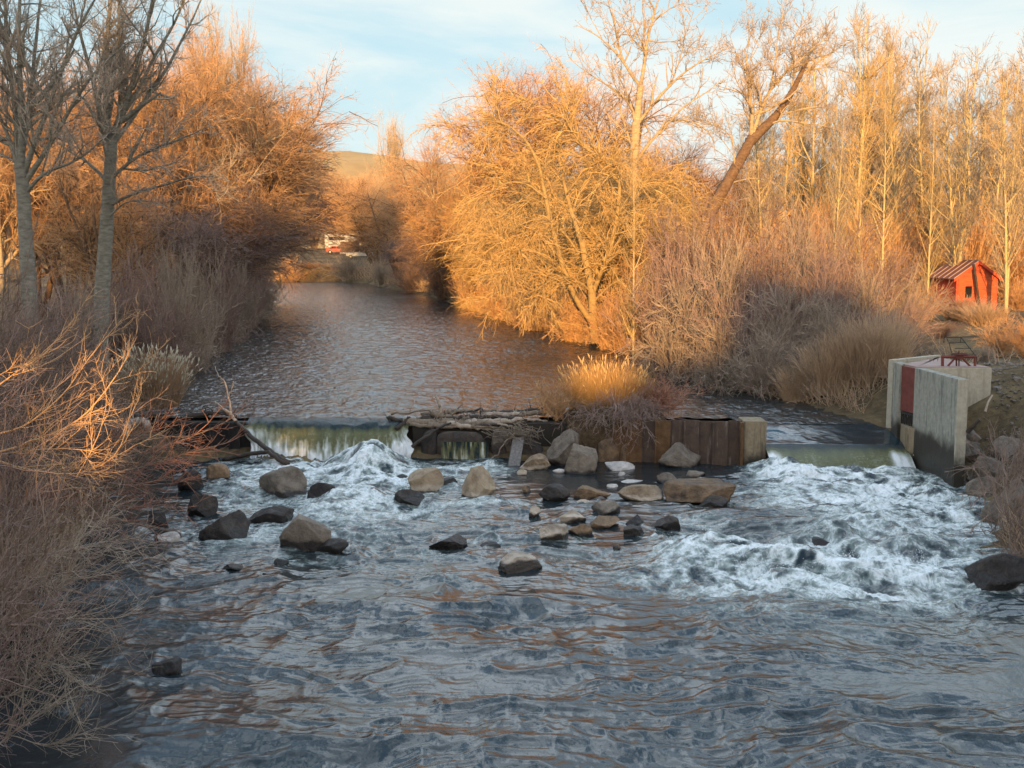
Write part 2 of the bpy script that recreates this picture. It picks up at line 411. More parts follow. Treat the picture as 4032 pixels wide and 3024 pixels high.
# ------------------------------------------------------------------ boulders (image boxes of the photograph -> true places and sizes)
# u0, u1, vtop, vbase, material, seed, facets, label
ROCKS = [
 (999, 1197, 1836, 1956, 'rock', 1, 7, 'big rounded brown boulder with dark wet foot, below the left waterfall'),
 (1202, 1316, 1901, 1981, 'rock_wet', 2, 5, 'black wet boulder with white water pouring off its right side'),
 (1600, 1746, 1843, 1934, 'rock_tan', 3, 9, 'squarish flat-topped tan boulder in front of the debris weir'),
 (1812, 1953, 1838, 1963, 'rock_tan', 4, 8, 'ridged tan boulder tapering to a point at the water'),
 (724, 850, 1945, 2035, 'rock_wet', 5, 8, 'dark brown block under the overhanging twigs at the left bank'),
 (770, 962, 2021, 2136, 'rock_wet', 6, 11, 'jagged brown boulder with split face near the left bank'),
 (962, 1142, 1994, 2071, 'rock_wet', 7, 6, 'smooth black sloping rock behind the big grey angular boulder'),
 (1092, 1303, 2028, 2167, 'rock', 8, 9, 'big grey angular boulder with cracked sloping top'),
 (1244, 1367, 2120, 2180, 'rock_wet', 9, 6, 'low black rock tucked right of the grey angular boulder'),
 (1685, 1837, 2110, 2165, 'rock_wet', 10, 9, 'dark flat slab alone in the middle of the rapids'),
 (1956, 2137, 2176, 2256, 'rock_half', 11, 5, 'dome shaped boulder with pale top and black waterline, nearest in midstream'),
 (1547, 1670, 1927, 1985, 'rock_wet', 12, 6, 'dark wet rock just below the squarish tan boulder'),
 (1728, 1801, 1880, 1909, 'rock_wet', 13, 7, 'small dark rock between the squarish and the ridged tan boulders'),
 (614, 701, 2099, 2140, 'rock_white', 14, 8, 'small pale rock against a dark slab at the left bank'),
 (590, 705, 2087, 2129, 'rock_wet', 15, 8, 'dark slab lying behind the small pale rock'),
 (1873, 1945, 2064, 2090, 'rock_wet', 16, 7, 'small pointed dark rock in open rapids left of the tan rock pile'),
 (1887, 1974, 2136, 2169, 'rock_wet', 17, 5, 'half submerged dark rock behind the dome shaped boulder'),
 (868, 954, 2223, 2245, 'rock_wet', 18, 8, 'thin black ledge breaking the calm water beyond the left twigs'),
 (1070, 1132, 2203, 2230, 'rock_wet', 19, 7, 'little dark stone below the grey angular boulder'),
 (1027, 1058, 2256, 2277, 'rock_wet', 20, 7, 'tiny black stone poking out of the calm left water'),
 (2054, 2090, 1912, 1938, 'rock_brown', 21, 6, 'small brown stone right of the ridged tan boulder'),
 (2150, 2290, 1691, 1832, 'rock', 31, 7, 'tall upright grey boulder left of its rounded neighbour under the island'),
 (2219, 2357, 1746, 1868, 'rock', 32, 5, 'rounded grey boulder leaning on the tall upright one'),
 (2040, 2170, 1782, 1853, 'rock_tan', 33, 8, 'triangular tan boulder beside the leaning plank'),
 (2387, 2507, 1819, 1853, 'rock_white', 34, 8, 'long flat pale slab in the still pool'),
 (2599, 2776, 1741, 1844, 'rock', 35, 8, 'large wedge shaped grey boulder against the rusty sheet wall'),
 (2699, 2782, 1853, 1882, 'rock', 36, 5, 'small domed stone with pale foot in the pool below the pier'),
 (2588, 2679, 1860, 1905, 'rock', 37, 10, 'knobbly stone just behind the long golden brown boulder'),
 (2432, 2622, 1905, 1976, 'rock_tan', 38, 8, 'broad tan boulder left of the long golden brown one'),
 (2623, 2911, 1894, 1988, 'rock_brown', 39, 10, 'long golden brown boulder, largest of the midstream pile'),
 (2752, 2870, 1950, 2005, 'rock_wet', 40, 7, 'wet black rock at the foot of the long golden brown boulder'),
 (2261, 2411, 1913, 1964, 'rock_brown', 41, 8, 'brown flattish rock left of the broad tan boulder'),
 (2123, 2247, 1907, 1976, 'rock_wet', 42, 7, 'dark conical rock with orange tip, left end of the pile'),
 (2267, 2332, 1967, 1997, 'rock_tan', 43, 7, 'small tan stone behind the grey block'),
 (2203, 2276, 1982, 2005, 'rock', 44, 6, 'flat grey stone left of the small tan stone'),
 (2332, 2447, 1975, 2034, 'rock', 45, 10, 'upright grey block stacked behind the dark brown one'),
 (2200, 2311, 2013, 2061, 'rock_tan', 46, 9, 'orange tan rock stacked behind the tan rock with dark foot'),
 (2314, 2447, 2035, 2082, 'rock_brown', 47, 8, 'dark brown rock with a pale splash below the grey block'),
 (2123, 2250, 2058, 2138, 'rock_half', 48, 7, 'tan topped rock with dark undercut foot, front of the pile'),
 (2237, 2335, 2058, 2108, 'rock_brown', 49, 8, 'brown rock wedged right of the tan topped rock'),
 (2464, 2540, 2029, 2073, 'rock_wet', 50, 8, 'dark rock at the left edge of the right white rapids'),
 (2564, 2684, 2029, 2094, 'rock_wet', 51, 9, 'glistening black rock where the right rapids begin'),
 (2455, 2543, 2073, 2114, 'rock_wet', 52, 7, 'low dark rock in front of the glistening black ones'),
 (2082, 2129, 1994, 2032, 'rock_tan', 53, 5, 'small round orange stone standing alone left of the pile'),
 (2035, 2076, 1847, 1871, 'rock_tan', 54, 5, 'small pale stone at the foot of the leaning plank'),
 (2176, 2229, 1845, 1864, 'rock_white', 55, 6, 'small pale stone at the foot of the tall upright boulder'),
 (2444, 2540, 1893, 1907, 'rock_white', 56, 6, 'thin white stone barely above the still pool'),
 (2389, 2435, 1906, 1923, 'rock_white', 57, 5, 'oval white stone in the pool, left of the thin one'),
 (2434, 2464, 1857, 1874, 'rock_white', 58, 6, 'tiny white stone in front of the long flat pale slab'),
 (3014, 3075, 1888, 1907, 'rock_wet', 59, 8, 'small black rock in the foam below the right fall'),
 (2414, 2449, 2144, 2167, 'rock_brown', 60, 5, 'small brown stone awash in front of the rock pile'),
 (2323, 2388, 1955, 1975, 'rock', 61, 6, 'grey stone peeping over the upright grey block'),
 (580, 705, 2596, 2652, 'rock_wet', 62, 9, 'black flat rock alone in the calm water at lower left'),
 (3200, 3330, 2118, 2160, 'rock_wet', 63, 7, 'dark rock under the fan of water in the right rapids'),
 (1560, 1606, 1866, 1888, 'rock_wet', 64, 8, 'pointed dark stone left of the squarish tan boulder'),
 (560, 660, 2018, 2080, 'rock_wet', 65, 8, 'dark boulder half hidden by twigs on the left bank'),
 (800, 900, 1820, 1880, 'rock_brown', 66, 8, 'brown boulder below the black sheet wall on the left'),
 (690, 790, 1850, 1930, 'rock_wet', 67, 8, 'dark boulder under the driftwood log on the left bank'),
 # right bank
 (3848, 4090, 2185, 2330, 'rock_wet', 70, 9, 'big black rock at the right bank covered by bare twigs'),
 (3690, 3800, 1790, 1868, 'rock_wet', 78, 8, 'black shadowed rock at the waterline under the wing wall'),
 (3745, 3850, 1700, 1770, 'riprap', 79, 9, 'rough boulder pressed against the end of the wing wall'),
 (3775, 3902, 1738, 1815, 'riprap', 71, 8, 'bank boulder at the foot of the concrete wing wall'),
 (3805, 3880, 1690, 1745, 'riprap', 72, 8, 'pale bank boulder beside the dark leaning stick'),
 (3833, 3975, 1795, 1880, 'riprap', 73, 8, 'broad bank boulder halfway down the right riprap'),
 (3820, 3960, 1872, 1950, 'riprap', 74, 7, 'shaded boulder at the waterline of the right riprap'),
 (3925, 4050, 1715, 1790, 'riprap', 75, 9, 'rough boulder at the right edge of the picture, upper one'),
 (3950, 4060, 1880, 1985, 'riprap', 76, 8, 'rough boulder at the right edge of the picture, middle one'),
 (3895, 4040, 1970, 2070, 'riprap', 77, 8, 'rough boulder at the right edge of the picture, lowest one'),
]

def blob(seed, facets, sub=4, rough=.085):
    import bmesh
    bm = bmesh.new(); bmesh.ops.create_icosphere(bm, subdivisions=sub, radius=1)
    V = np.array([v.co[:] for v in bm.verts]); T = np.array([[v.index for v in f.verts] for f in bm.faces]); bm.free()
    rng = np.random.default_rng(seed * 77 + 5)
    for _ in range(facets):
        n = rng.normal(size=3); n /= np.linalg.norm(n); c = rng.uniform(.48, .82)
        d = V @ n - c; m = d > 0
        V[m] -= np.outer(d[m] * .99, n)
    out = []
    for p in V:
        q = Vector(p) * 1.4 + Vector((seed * 3.1, 0, 0))
        k = 1 + .10 * mnoise.noise(q) + rough * .7 * mnoise.noise(q * 2.9) + rough * .5 * (.5 - abs(mnoise.noise(q * 4.7))) + rough * .3 * mnoise.noise(q * 11)
        out.append(p * k)
    V = np.array(out)
    mn, mx = V.min(0), V.max(0)
    return (V - (mn + mx) / 2) / ((mx - mn) / 2), T

RPOS = []
for (u0, u1, vt, vb, mt, sd_, fc, lab) in ROCKS:
    um = (u0 + u1) / 2; bank = mt == 'riprap'
    if bank:
        # stands on the bank slope: march along the sight line to the ground
        for yy in np.arange(17, 30, .05):
            p = PY(um, vb, yy)
            if p[2] < gz(p[0], p[1]) + .02: break
        base = p
    else:
        base = PZ(um, vb, float(zlow(22.0)) if vb < 2200 else -.08)
        base = PZ(um, vb, float(zlow(base[1])))
    dep = base[1] * cp + (HCAM - base[2]) * sp
    w = (u1 - u0) / F * dep; dy = w * .78
    h = max((vb - vt) / F * dep * 1.02 - .09 * dy, .05)
    Ht = h / .64; c = np.array([base[0], base[1] + dy * .46, base[2] + h - Ht / 2])
    V, T = blob(sd_, fc + 3, 5 if w > .6 else 4 if w > .35 else 3)
    V = V * np.array([w / 2, dy / 2, Ht / 2])
    o = mesh_np('boulder' if w > .55 else 'rock', V, np.zeros((0, 4)), M[mt], tris=T)
    o.location = c
    tag(o, lab, 'rock', 'rocks on the right bank' if (bank or sd_ == 70) else 'rocks in the rapids')
    RPOS.append((c[0], base[1] + dy * .45, w / 2, bank))
RPOS = np.array([r[:3] for r in RPOS if not r[3]])

# ------------------------------------------------------------------ water
FOAM = [  # u, v, ru, rv, amount
 (1270, 1845, 330, 45, 1.1), (1500, 1885, 330, 45, .95), (1000, 1890, 170, 55, .75), (1820, 1855, 150, 28, .8), (930, 1965, 150, 55, .6),
 (1420, 1985, 330, 60, .75), (1180, 2060, 220, 55, .62), (960, 2120, 190, 60, .6), (1480, 2085, 230, 50, .5), (1900, 1985, 190, 28, .62),
 (1690, 2015, 220, 40, .6), (1500, 2150, 220, 40, .36), (1130, 2200, 230, 40, .4), (1660, 2290, 220, 32, .42), (1760, 2190, 200, 25, .42),
 (1330, 1925, 200, 50, .7), (1700, 1900, 200, 45, .5), (760, 2080, 130, 40, .45),
 (3120, 1890, 170, 55, 1.15), (3330, 1895, 320, 45, 1.1), (3560, 1930, 300, 70, .95), (3350, 1985, 420, 80, .9), (3720, 2030, 280, 110, .85),
 (3420, 2090, 420, 90, .72), (2800, 2080, 130, 45, .6), (2720, 2160, 210, 55, .95), (3020, 2195, 260, 45, 1.1), (3330, 2215, 280, 50, 1.05),
 (3600, 2230, 300, 55, 1.0), (3850, 2150, 180, 90, .62), (3100, 2290, 420, 55, .85), (3450, 2310, 380, 60, .85), (2620, 2260, 230, 45, .55),
 (3150, 2390, 480, 50, .45), (3680, 2350, 280, 70, .5), (3850, 2240, 200, 80, .8), (3300, 2030, 420, 110, .6), (2850, 2230, 420, 70, .8), (1250, 1990, 420, 110, .55), (1500, 1960, 380, 90, .55), (1100, 2110, 260, 70, .5), (1950, 2080, 300, 60, .34), (1500, 2240, 300, 50, .3), (2050, 2140, 300, 60, .3), (2350, 2190, 260, 50, .4), (3400, 2560, 400, 50, .26), (2560, 2170, 160, 40, .42), (3250, 2480, 420, 45, .34), (2480, 2270, 220, 35, .4),
 (2250, 2230, 260, 22, .3), (3800, 2420, 260, 60, .36)]
HUMP = [  # u, v, ru, rv(px on water), height
 (1450, 1845, 95, 32, .62), (2990, 2075, 170, 40, .26), (3230, 2130, 110, 34, .30), (2740, 2165, 170, 24, .26), (3030, 2215, 230, 22, .22),
 (3380, 2235, 190, 24, .24), (3560, 2150, 190, 36, .20), (1370, 1985, 95, 30, .20), (1930, 1990, 110, 20, .12), (3650, 2255, 190, 24, .2),
 (3110, 1880, 90, 25, .30), (3400, 1890, 260, 20, .12), (3480, 2060, 300, 40, .12), (2600, 2235, 190, 22, .10), (1650, 2300, 190, 22, .08)]
gx = np.arange(-11.6, 12.2, .027); gy = np.arange(8.6, 28.45, .027)
X, Y, Fq = grid(gx, gy)
wx = X + .35 * vnoise(X * .5, Y * .5, 91) + .12 * vnoise(X * 1.7, Y * 1.7, 92)
wy = Y + .35 * vnoise(X * .5, Y * .5, 93) + .12 * vnoise(X * 1.7, Y * 1.7, 94)
Fm = np.zeros_like(X)
def px_gauss(u, v, ru, rv, pw=1.0):
    z = float(zlow(21)); c = PZ(u, v, z)
    a = abs(PZ(u + ru, v, z)[0] - c[0]); b = abs(PZ(u, v - rv, z)[1] - PZ(u, v + rv, z)[1]) / 2
    return np.exp(-(np.abs((wx - c[0]) / a) ** 2.4 + np.abs((wy - c[1]) / b) ** 2.4) * .8)
for u, v, ru, rv, am in FOAM:
    Fm = np.maximum(Fm, am * px_gauss(u, v, ru, rv)) + .12 * am * px_gauss(u, v, ru, rv)
Hm = np.zeros_like(X)
for u, v, ru, rv, hgt in HUMP: Hm += hgt * px_gauss(u, v, ru, rv)
Fm *= 1 - .55 * px_gauss(2990, 2060, 180, 40)
Fm = np.clip(Fm * .9, 0, 1.1)
calm = px_gauss(2400, 1885, 330, 55) * .9
for (cx, cy, rr) in RPOS:
    m = (np.abs(X - cx) < rr * 2.4) & (np.abs(Y - cy) < rr * 2.4)
    if not m.any(): continue
    d = np.hypot((wx[m] - cx) / rr, (wy[m] - cy) / (rr * .85))
    near = np.clip(Fm[m] * 1.4 + .14, .0, .75)
    Fm[m] = np.maximum(Fm[m], near * np.exp(-((d - 1.12) / .3) ** 2))
turb = 1 - np.abs(fbm(wx * 2.0, wy * 2.6, 31, 5, .6))
ridge = lambda s, sd_: 1 - 2 * np.abs(vnoise(wx * s * .72, wy * s * 1.3, sd_))
chop = .038 * ridge(.8, 41) + .030 * ridge(1.6, 42) + .0125 * ridge(3.3, 43) + .0065 * ridge(7.1, 44) + .002 * ridge(15, 45)
chop = chop + .045 * vnoise(wx * .55 + wy * .25, wy * .8, 48) + .03 * vnoise(wx * .9 - wy * .5, wy * 1.1 + wx * .3, 49)
amp = (.75 + .75 * fbm(wx * .38, wy * .5, 47, 3) + .75 * np.clip(Fm, 0, 1)) * (1 - .85 * calm); amp = np.clip(amp, .16, 2)
boil = (.07 * fbm(wx * 1.5, wy * 2.2, 51, 6, .62)) * np.clip(Fm, 0, 1)
Z = zlow(Y) + Hm + chop * amp + boil
A = np.clip(Fm * (.50 + .75 * (turb - .40)) , 0, 1.3) * (1 - calm)
A = np.where(Fm < .02, 0, A)
keep = (X > xl(Y) - .9) & (X < xr(Y) + .9)
fk = keep.ravel()[Fq].any(1); Fq = Fq[fk]
used = np.zeros(X.size, bool); used[Fq.ravel()] = True; remap = np.cumsum(used) - 1
tag(mesh_np('river', np.stack([X, Y, Z], -1).reshape(-1, 3)[used], remap[Fq], M['water'], attrs={'foam': A.ravel()[used]}), kind='structure')

def drop(x, y):            # the surface draws down towards the right hand notch
    kx = sstep(5.7, 6.35, x) * sstep(10.6, 10.2, x)
    return kx * (.10 * sstep(31.5, 29, y) + .36 * sstep(29.4, 26.9, y))
def upper_z(x, y, amp=1.0):
    w = .020 * (1 - 2 * np.abs(vnoise(x * 2.2 + .3 * vnoise(x, y, 5), y * 2.6, 61))) + .010 * vnoise(x * 5, y * 5.5, 62) + .005 * vnoise(x * 11, y * 12, 63)
    d = drop(x, y); return ZU + w * amp * (1 - .75 * sstep(.02, .2, d)) - d
CRY = 28.5
yy = np.concatenate([np.arange(CRY + .26, 62, .075), 62 + np.cumsum(np.linspace(.08, .6, 330))])
yy = yy[yy < 170]; tt = np.linspace(0, 1, 300)
XX = np.stack([np.linspace(xl(y) - .8, xr(y) + .8, 300) for y in yy]); YY = np.repeat(yy[:, None], 300, 1)
_, _, Fq = grid(tt, yy)
ZZ = upper_z(XX, YY)
tag(mesh_np('river', np.stack([XX, YY, ZZ], -1).reshape(-1, 3), Fq, M['upper'], attrs={'foam': np.zeros(XX.size)}), kind='structure')

# left waterfall
x0, x1 = XU(975, 28.7, 1), XU(1640, 28.7, 1)
fx = np.arange(x0, x1, .03); ft = np.linspace(0, 1, 60); X, T, Fq = grid(fx, ft)
lip = .10 * fbm(X * 1.1, X * 0, 71, 3) + .13 * sstep(x0 + 1.6, x0 + .2, X)
run = .78 + .25 * sstep(x0 + .8, x0 + 2.2, X) * sstep(x1 - .1, x1 - 1.0, X) + lip * .5
yT = CRY + .28 - run * (T * 1.35 - .35 * T ** 2) ; zT = upper_z(X, yT, .9) + .006 - 1.16 * np.clip(T - .04, 0, 1) ** 2.3 - .06 * lip * sstep(0, .4, T)
streak = fbm(X * 6, T * 1.1, 73, 4); rag = fbm(X * 14, T * 5, 75, 3)
zT = zT + .012 * streak; yT = yT - (.05 * streak + .03 * rag) * T
edge = np.maximum(sstep(x0 + 1.25, x0 + .35, X), sstep(x1 - .55, x1 - .15, X))
edge = np.maximum(sstep(x0 + 1.5, x0 + .5, X + .5 * (1 - T) + .25 * rag), sstep(x1 - .75, x1 - .2, X - .35 * (1 - T) + .2 * rag))
A = .35 * sstep(.42, .62, T + .03 * streak) * (1 + .12 * streak) + .38 * edge * sstep(.2, .6, T) * (.8 + .35 * streak) + .6 * sstep(.7, 1.0, T + .14 * rag)
yT = yT - .16 * edge * T * (.5 + .5 * rag)
X = X + (sstep(x0 + .6, x0, X) + sstep(x1 - .6, x1, X)) * (.16 * fbm(T * 3.5, T * 0 + X * .2, 87, 3) - .10 * sstep(x1 - .6, x1, X) * T + .12 * sstep(x0 + .6, x0, X) * T)
tag(mesh_np('waterfall', np.stack([X, yT, zT], -1).reshape(-1, 3), Fq, M['fall'], attrs={'foam': np.clip(A, 0, 1.2).ravel()}), kind='structure')

# right notch: a long smooth tongue that steepens into the fall
nx0, nx1 = XU(3012, 27.2, .8), XU(3560, 27.4, .8)
fx = np.arange(nx0, nx1, .03); ft = np.linspace(0, 1, 110); X, T, Fq = grid(fx, ft)
yT = CRY + .28 - 2.6 * T
fall = np.clip((27.35 - yT) / 1.25, 0, 1)
zT = upper_z(X, yT, .8) + .003 - .66 * fall ** 1.6 + .007 * vnoise(X * 2.1 + yT * 1.3, yT * .8, 77) + .003 * vnoise(X * 5 + yT * 3, yT * 2.6, 80) + .02 * vnoise(X * .9 + yT * .6, yT * .5, 79)
streak = fbm(X * 6, yT * 1.0, 78, 4)
ed = np.maximum(sstep(nx0 + .45, nx0 + .12, X), sstep(nx1 - .62, nx1 - .42, X))
A = .7 * ed * sstep(.15, .5, fall) * (.8 + .5 * streak) + .36 * sstep(.06, .5, fall + .03 * streak) * (1 + .1 * streak) + .6 * sstep(.8, 1, fall + .08 * streak)
o = mesh_np('waterfall', np.stack([X, yT, zT], -1).reshape(-1, 3), Fq, M['tongue'], attrs={'foam': np.clip(A, 0, 1.2).ravel()})
o.data.materials.append(M['fall'])
fm = (fall.ravel()[Fq].mean(1) > .06).astype(np.int32); o.data.polygons.foreach_set('material_index', fm)
tag(o, kind='structure')

# thrown droplets and rags of froth at the feet of the falls and on the breaking crests
rng = np.random.default_rng(55); n = 5200; cx_, cy_, cz_ = [], [], []
for (u0, u1, v, dv, hz, k) in [(1000, 1600, 1815, 14, .16, 1300), (1380, 1540, 1790, 45, .22, 700), (3030, 3600, 1858, 14, .17, 1500), (2600, 2900, 2150, 28, .14, 650), (2880, 3700, 2205, 26, .13, 1400), (1560, 1650, 1790, 40, .2, 350), (1205, 1400, 1975, 22, .1, 300)]:
    for _ in range(int(k * .6)):
        u = rng.uniform(u0, u1); p = PZ(u, v + rng.normal() * dv, .12); cl = .5 + .5 * math.sin(u * .045) * math.sin(u * .013 + 1)
        cx_.append(p[0]); cy_.append(p[1]); cz_.append(p[2] - .03 + rng.exponential(hz * .33) * (.35 + cl))
c = np.stack([cx_, cy_, np.minimum(cz_, .8)], 1); r = rng.lognormal(math.log(.0058), .4, len(c))[:, None]
O = np.array([(1, 0, 0), (-1, 0, 0), (0, 1, 0), (0, -1, 0), (0, 0, 1), (0, 0, -1)], float)
V = (c[:, None, :] + O[None] * r[:, :, None] * rng.uniform(.6, 1.5, (len(c), 1, 3))).reshape(-1, 3)
TT = np.array([(0, 2, 4), (2, 1, 4), (1, 3, 4), (3, 0, 4), (2, 0, 5), (1, 2, 5), (3, 1, 5), (0, 3, 5)])
M['froth'] = m_plain('white_froth', (.72, .76, .78), (.85, .88, .90), 9, .5, 0)
tag(mesh_np('spray', V, np.zeros((0, 4)), M['froth'], tris=(TT[None] + 6 * np.arange(len(c))[:, None, None]).reshape(-1, 3)), 'white droplets and froth thrown up at the feet of both falls', 'spray', kind='stuff')

# ------------------------------------------------------------------ the weir
w = thing('weir', 'dark wet concrete weir sill under the left waterfall and the drift logs', 'weir', (-3, CRY, 0))
def ob(mb, name, mat, par, **k): return mb.obj(name, M[mat], par, org=par.location, **k)
ob(MB().box(-9.9, XU(985, 28.6), CRY - .02, CRY + .5, -.6, .99), 'abutment', 'conc_dark', w, bevel=.02)
ob(MB().box(XU(985, 28.6), XU(1625, 28.6), CRY + .12, CRY + .5, -.6, .93), 'sill', 'conc_dark', w)
ob(MB().box(XU(1625, 28.6), XU(2230, 28.6), CRY - .12, CRY + .45, -.6, .98), 'core_wall', 'conc_dark', w, bevel=.02)
def sheet(name, label, u0, u1, ya, yb, zt, mat, n, depth, parts_mat=None):
    a = np.array([XU(u0, ya), ya]); b = np.array([XU(u1, yb), yb])
    t = thing(name, label, 'wall', ((a[0] + b[0]) / 2, (a[1] + b[1]) / 2, 0))
    d = (b - a) / n; nrm = np.array([d[1], -d[0]]) / np.linalg.norm(d)
    for k in range(n):
        off = nrm * (depth if k % 2 else 0)
        p = a + d * k + off; q = a + d * (k + 1) + off
        mb = MB().wall(p, q - d * .03, -.035, -.5, zt + .015 * ((k * 7) % 3 - 1))
        mb.wall(p + d * .02 - nrm * .05, p + d * .02 + nrm * .03, .05, -.5, zt - .02)
        ob(mb, 'sheet_panel', parts_mat[k] if parts_mat else mat, t, bevel=.006)
    return t
sheet('sheet_pile_wall', 'rusty steel sheet pile wall ending at the square concrete pier', 2420, 2928, 27.75, 27.25, 1.2,
      'rust', 9, .07, ['rust_orange', 'rust_orange', 'rust', 'rust_orange', 'rust', 'rust', 'rust', 'rust', 'rust'])
sheet('sheet_pile_wall', 'black wet steel sheet wall with trickling water behind the fallen branch', 705, 985, 28.3, 28.35, .98, 'black_steel', 7, .09)
p = thing('pier', 'square tan concrete pier between the rusty wall and the right fall', 'pier', (XU(2970, 27.2), 27.3, 0))
ob(MB().box(XU(2927, 27.15), XU(3017, 27.15), 27.02, 27.75, -.5, 1.24), 'shaft', 'conc_tan', p, bevel=.02)
ob(MB().box(XU(2915, 27.15), XU(2926, 27.15), 27.0, 27.2, -.5, 1.2), 'guide_rail', 'rust_orange', p, bevel=.005)
# broken blocks in the debris stretch
def block(lab, u0, u1, vt, vb, y, mat, seed, dy=.4):
    a = PY(u0, vt, y); b = PY(u1, vb, y); V, T = blob(seed, 13, 4, .035)
    V = np.sign(V) * np.abs(V) ** .62
    V *= np.array([(b[0] - a[0]) / 2 * 1.04, dy / 2, (a[2] - b[2] + .5) / 2])
    o = mesh_np('block', V, np.zeros((0, 4)), M[mat], tris=T); o.location = ((a[0] + b[0]) / 2, y + dy / 2, a[2] - (a[2] - b[2] + .5) / 2)
    return tag(o, lab, 'block')
block('large square black block with curtain of drips below the drift logs', 1722, 1925, 1700, 1800, 27.95, 'rock_wet', 201)
block('narrow dark block between the white chute and the large black block', 1655, 1722, 1690, 1790, 28.0, 'rock_wet', 202)
block('pale streaked block right of the large black block', 1930, 2010, 1692, 1745, 28.05, 'rock', 203)
block('dark low block under the pale streaked block', 1935, 2000, 1740, 1815, 28.0, 'rock_wet', 204)
block('dark slab between the leaning plank and the triangular boulder', 2045, 2150, 1735, 1800, 28.0, 'rock_wet', 205)
block('golden brown dirt block under the island twigs', 2350, 2440, 1730, 1800, 27.65, 'rock_brown', 206, .5)
block('brown block low in the bank beneath the island', 2440, 2530, 1735, 1812, 27.6, 'rock_brown', 207, .4)
# trickle curtain on the block
a, b = XU(1735, 27.9), XU(1925, 27.9); fx = np.arange(a, b, .02); X, T, Fq = grid(fx, np.linspace(0, 1, 24))
st = fbm(X * 17, T * 1.3, 83, 4)
tag(mesh_np('waterfall', np.stack([X, 27.9 - .1 * T ** 2 - .02 * st, .56 - .62 * T + 0 * X], -1).reshape(-1, 3), Fq, M['fall'], attrs={'foam': np.clip(.16 + .42 * st, 0.02, .8).ravel()}), kind='structure')

# island of soil
ix = np.linspace(-1, 1, 60); X, Y, Fq = grid(ix, ix); r = np.hypot(X, Y)
cx, cy = XU(2420, 28.8), 28.95
Zi = .55 + .85 * sstep(1, .45, r) + .08 * fbm(X * 4, Y * 4, 12, 4)
tag(mesh_np('island', np.stack([cx + X * 1.95, cy + Y * 1.25, Zi - .8 * sstep(.8, 1, r)], -1).reshape(-1, 3), Fq, M['island']), kind='structure')

# ------------------------------------------------------------------ intake headworks on the right bank
ZT = 2.58
Wa = PZ(3602, 1448, ZT); Wb = PZ(3771, 1492, ZT); Ga = PZ(3543, 1436, ZT); Po = PZ(3520, 1428, ZT); Br = PZ(3915, 1450, ZT); Rc = PZ(3705, 1407, ZT)
hw = thing('intake_structure', 'weathered concrete canal intake with red gate panel and pink deck', 'intake', (Wa[0], Wa[1], 0))
ob(MB().wall(Wa, Wb, -.23, -.6, ZT), 'wing_wall', 'conc', hw, bevel=.02)
ob(MB().wall(Wb + np.array([-.004, -.004, 0]), Wb + np.array([.24, -.004, 0]), .05, -.6, ZT - .01), 'wall_end', 'conc_end', hw, bevel=.01)
ob(MB().wall(Wa + np.array([.235, .12, 0]), Br + np.array([0, .12, 0]), -.25, .9, ZT - .005, None, 1.9), 'front_wall', 'conc_new', hw, bevel=.015)
ob(MB().wall(Po, Ga, -.22, -.4, ZT + .02), 'post', 'conc', hw, bevel=.015)
gate = ob(MB().wall(Ga + np.array([.06, .0, 0]), Wa + np.array([.06, 0, 0]), -.05, 1.42, ZT - .03), 'gate_panel', 'redsteel', hw, bevel=.005)
g2 = MB(); dv = (Wa - Ga)[:2]
for k in (0.0, .93): g2.wall(Ga[:2] + dv * k + [.045, 0], Ga[:2] + dv * (k + .07) + [.045, 0], -.02, 1.40, ZT - .05)
ob(g2, 'gate_frame', 'redsteel', gate).location = (0, 0, 0)
rk = MB().wall(Ga + np.array([.1, 0, 0]), Wa + np.array([.1, 0, 0]), -.03, .95, 1.02).wall(Ga + np.array([.07, 0, 0]), Wa + np.array([.07, 0, 0]), -.05, 1.34, 1.40)
for k in np.linspace(.05, .95, 9):
    q = Ga[:2] + dv * k + [.085, 0]; rk.box(q[0] - .012, q[0] + .012, q[1] - .015, q[1] + .015, .6, 1.36)
ob(rk, 'trash_rack', 'bar', hw)
ob(MB().wall(Ga + np.array([.35, 0, 0]), Wa + np.array([.35, 0, 0]), -.05, .3, 1.5), 'throat', 'bar', hw)
Bb = np.array([Br[0] + .02, Rc[1] + .1, ZT])
ob(MB().prism([(Wa[0] + .1, Wa[1] + .13), (Br[0] - .02, Br[1] + .14), (Br[0] - .35, Rc[1]), (Rc[0], Rc[1] - .02), (Ga[0] + .16, Ga[1] + .12), (Ga[0] + .13, Ga[1])], ZT - .05, ZT + .012), 'deck_plate', 'deck', hw)
ob(MB().wall(Po + np.array([.03, .1, 0]), Rc, -.16, .6, ZT + .06), 'rear_curb', 'conc_new', hw, bevel=.01)
lg = MB()
for u in (3661, 3676, 3691):
    q = PZ(u, 1427, ZT); lg.tube([q, q + [0, 0, .09], q + [.035, 0, .09]], .009, 5)
ob(lg, 'lifting_lugs', 'darkiron', hw)
St = PZ(3514, 1657, 1.12)
ob(MB().prism([(PZ(3514, 1657, 1.1)[0] + .03, 27.05), (Wa[0] + .12, 26.75), (Wa[0] + .22, 27.6), (Ga[0] + .1, Ga[1]), (Po[0] + .1, Po[1] - .2)], -.6, 1.08), 'stub_wall', 'conc_tan', hw, bevel=.025)
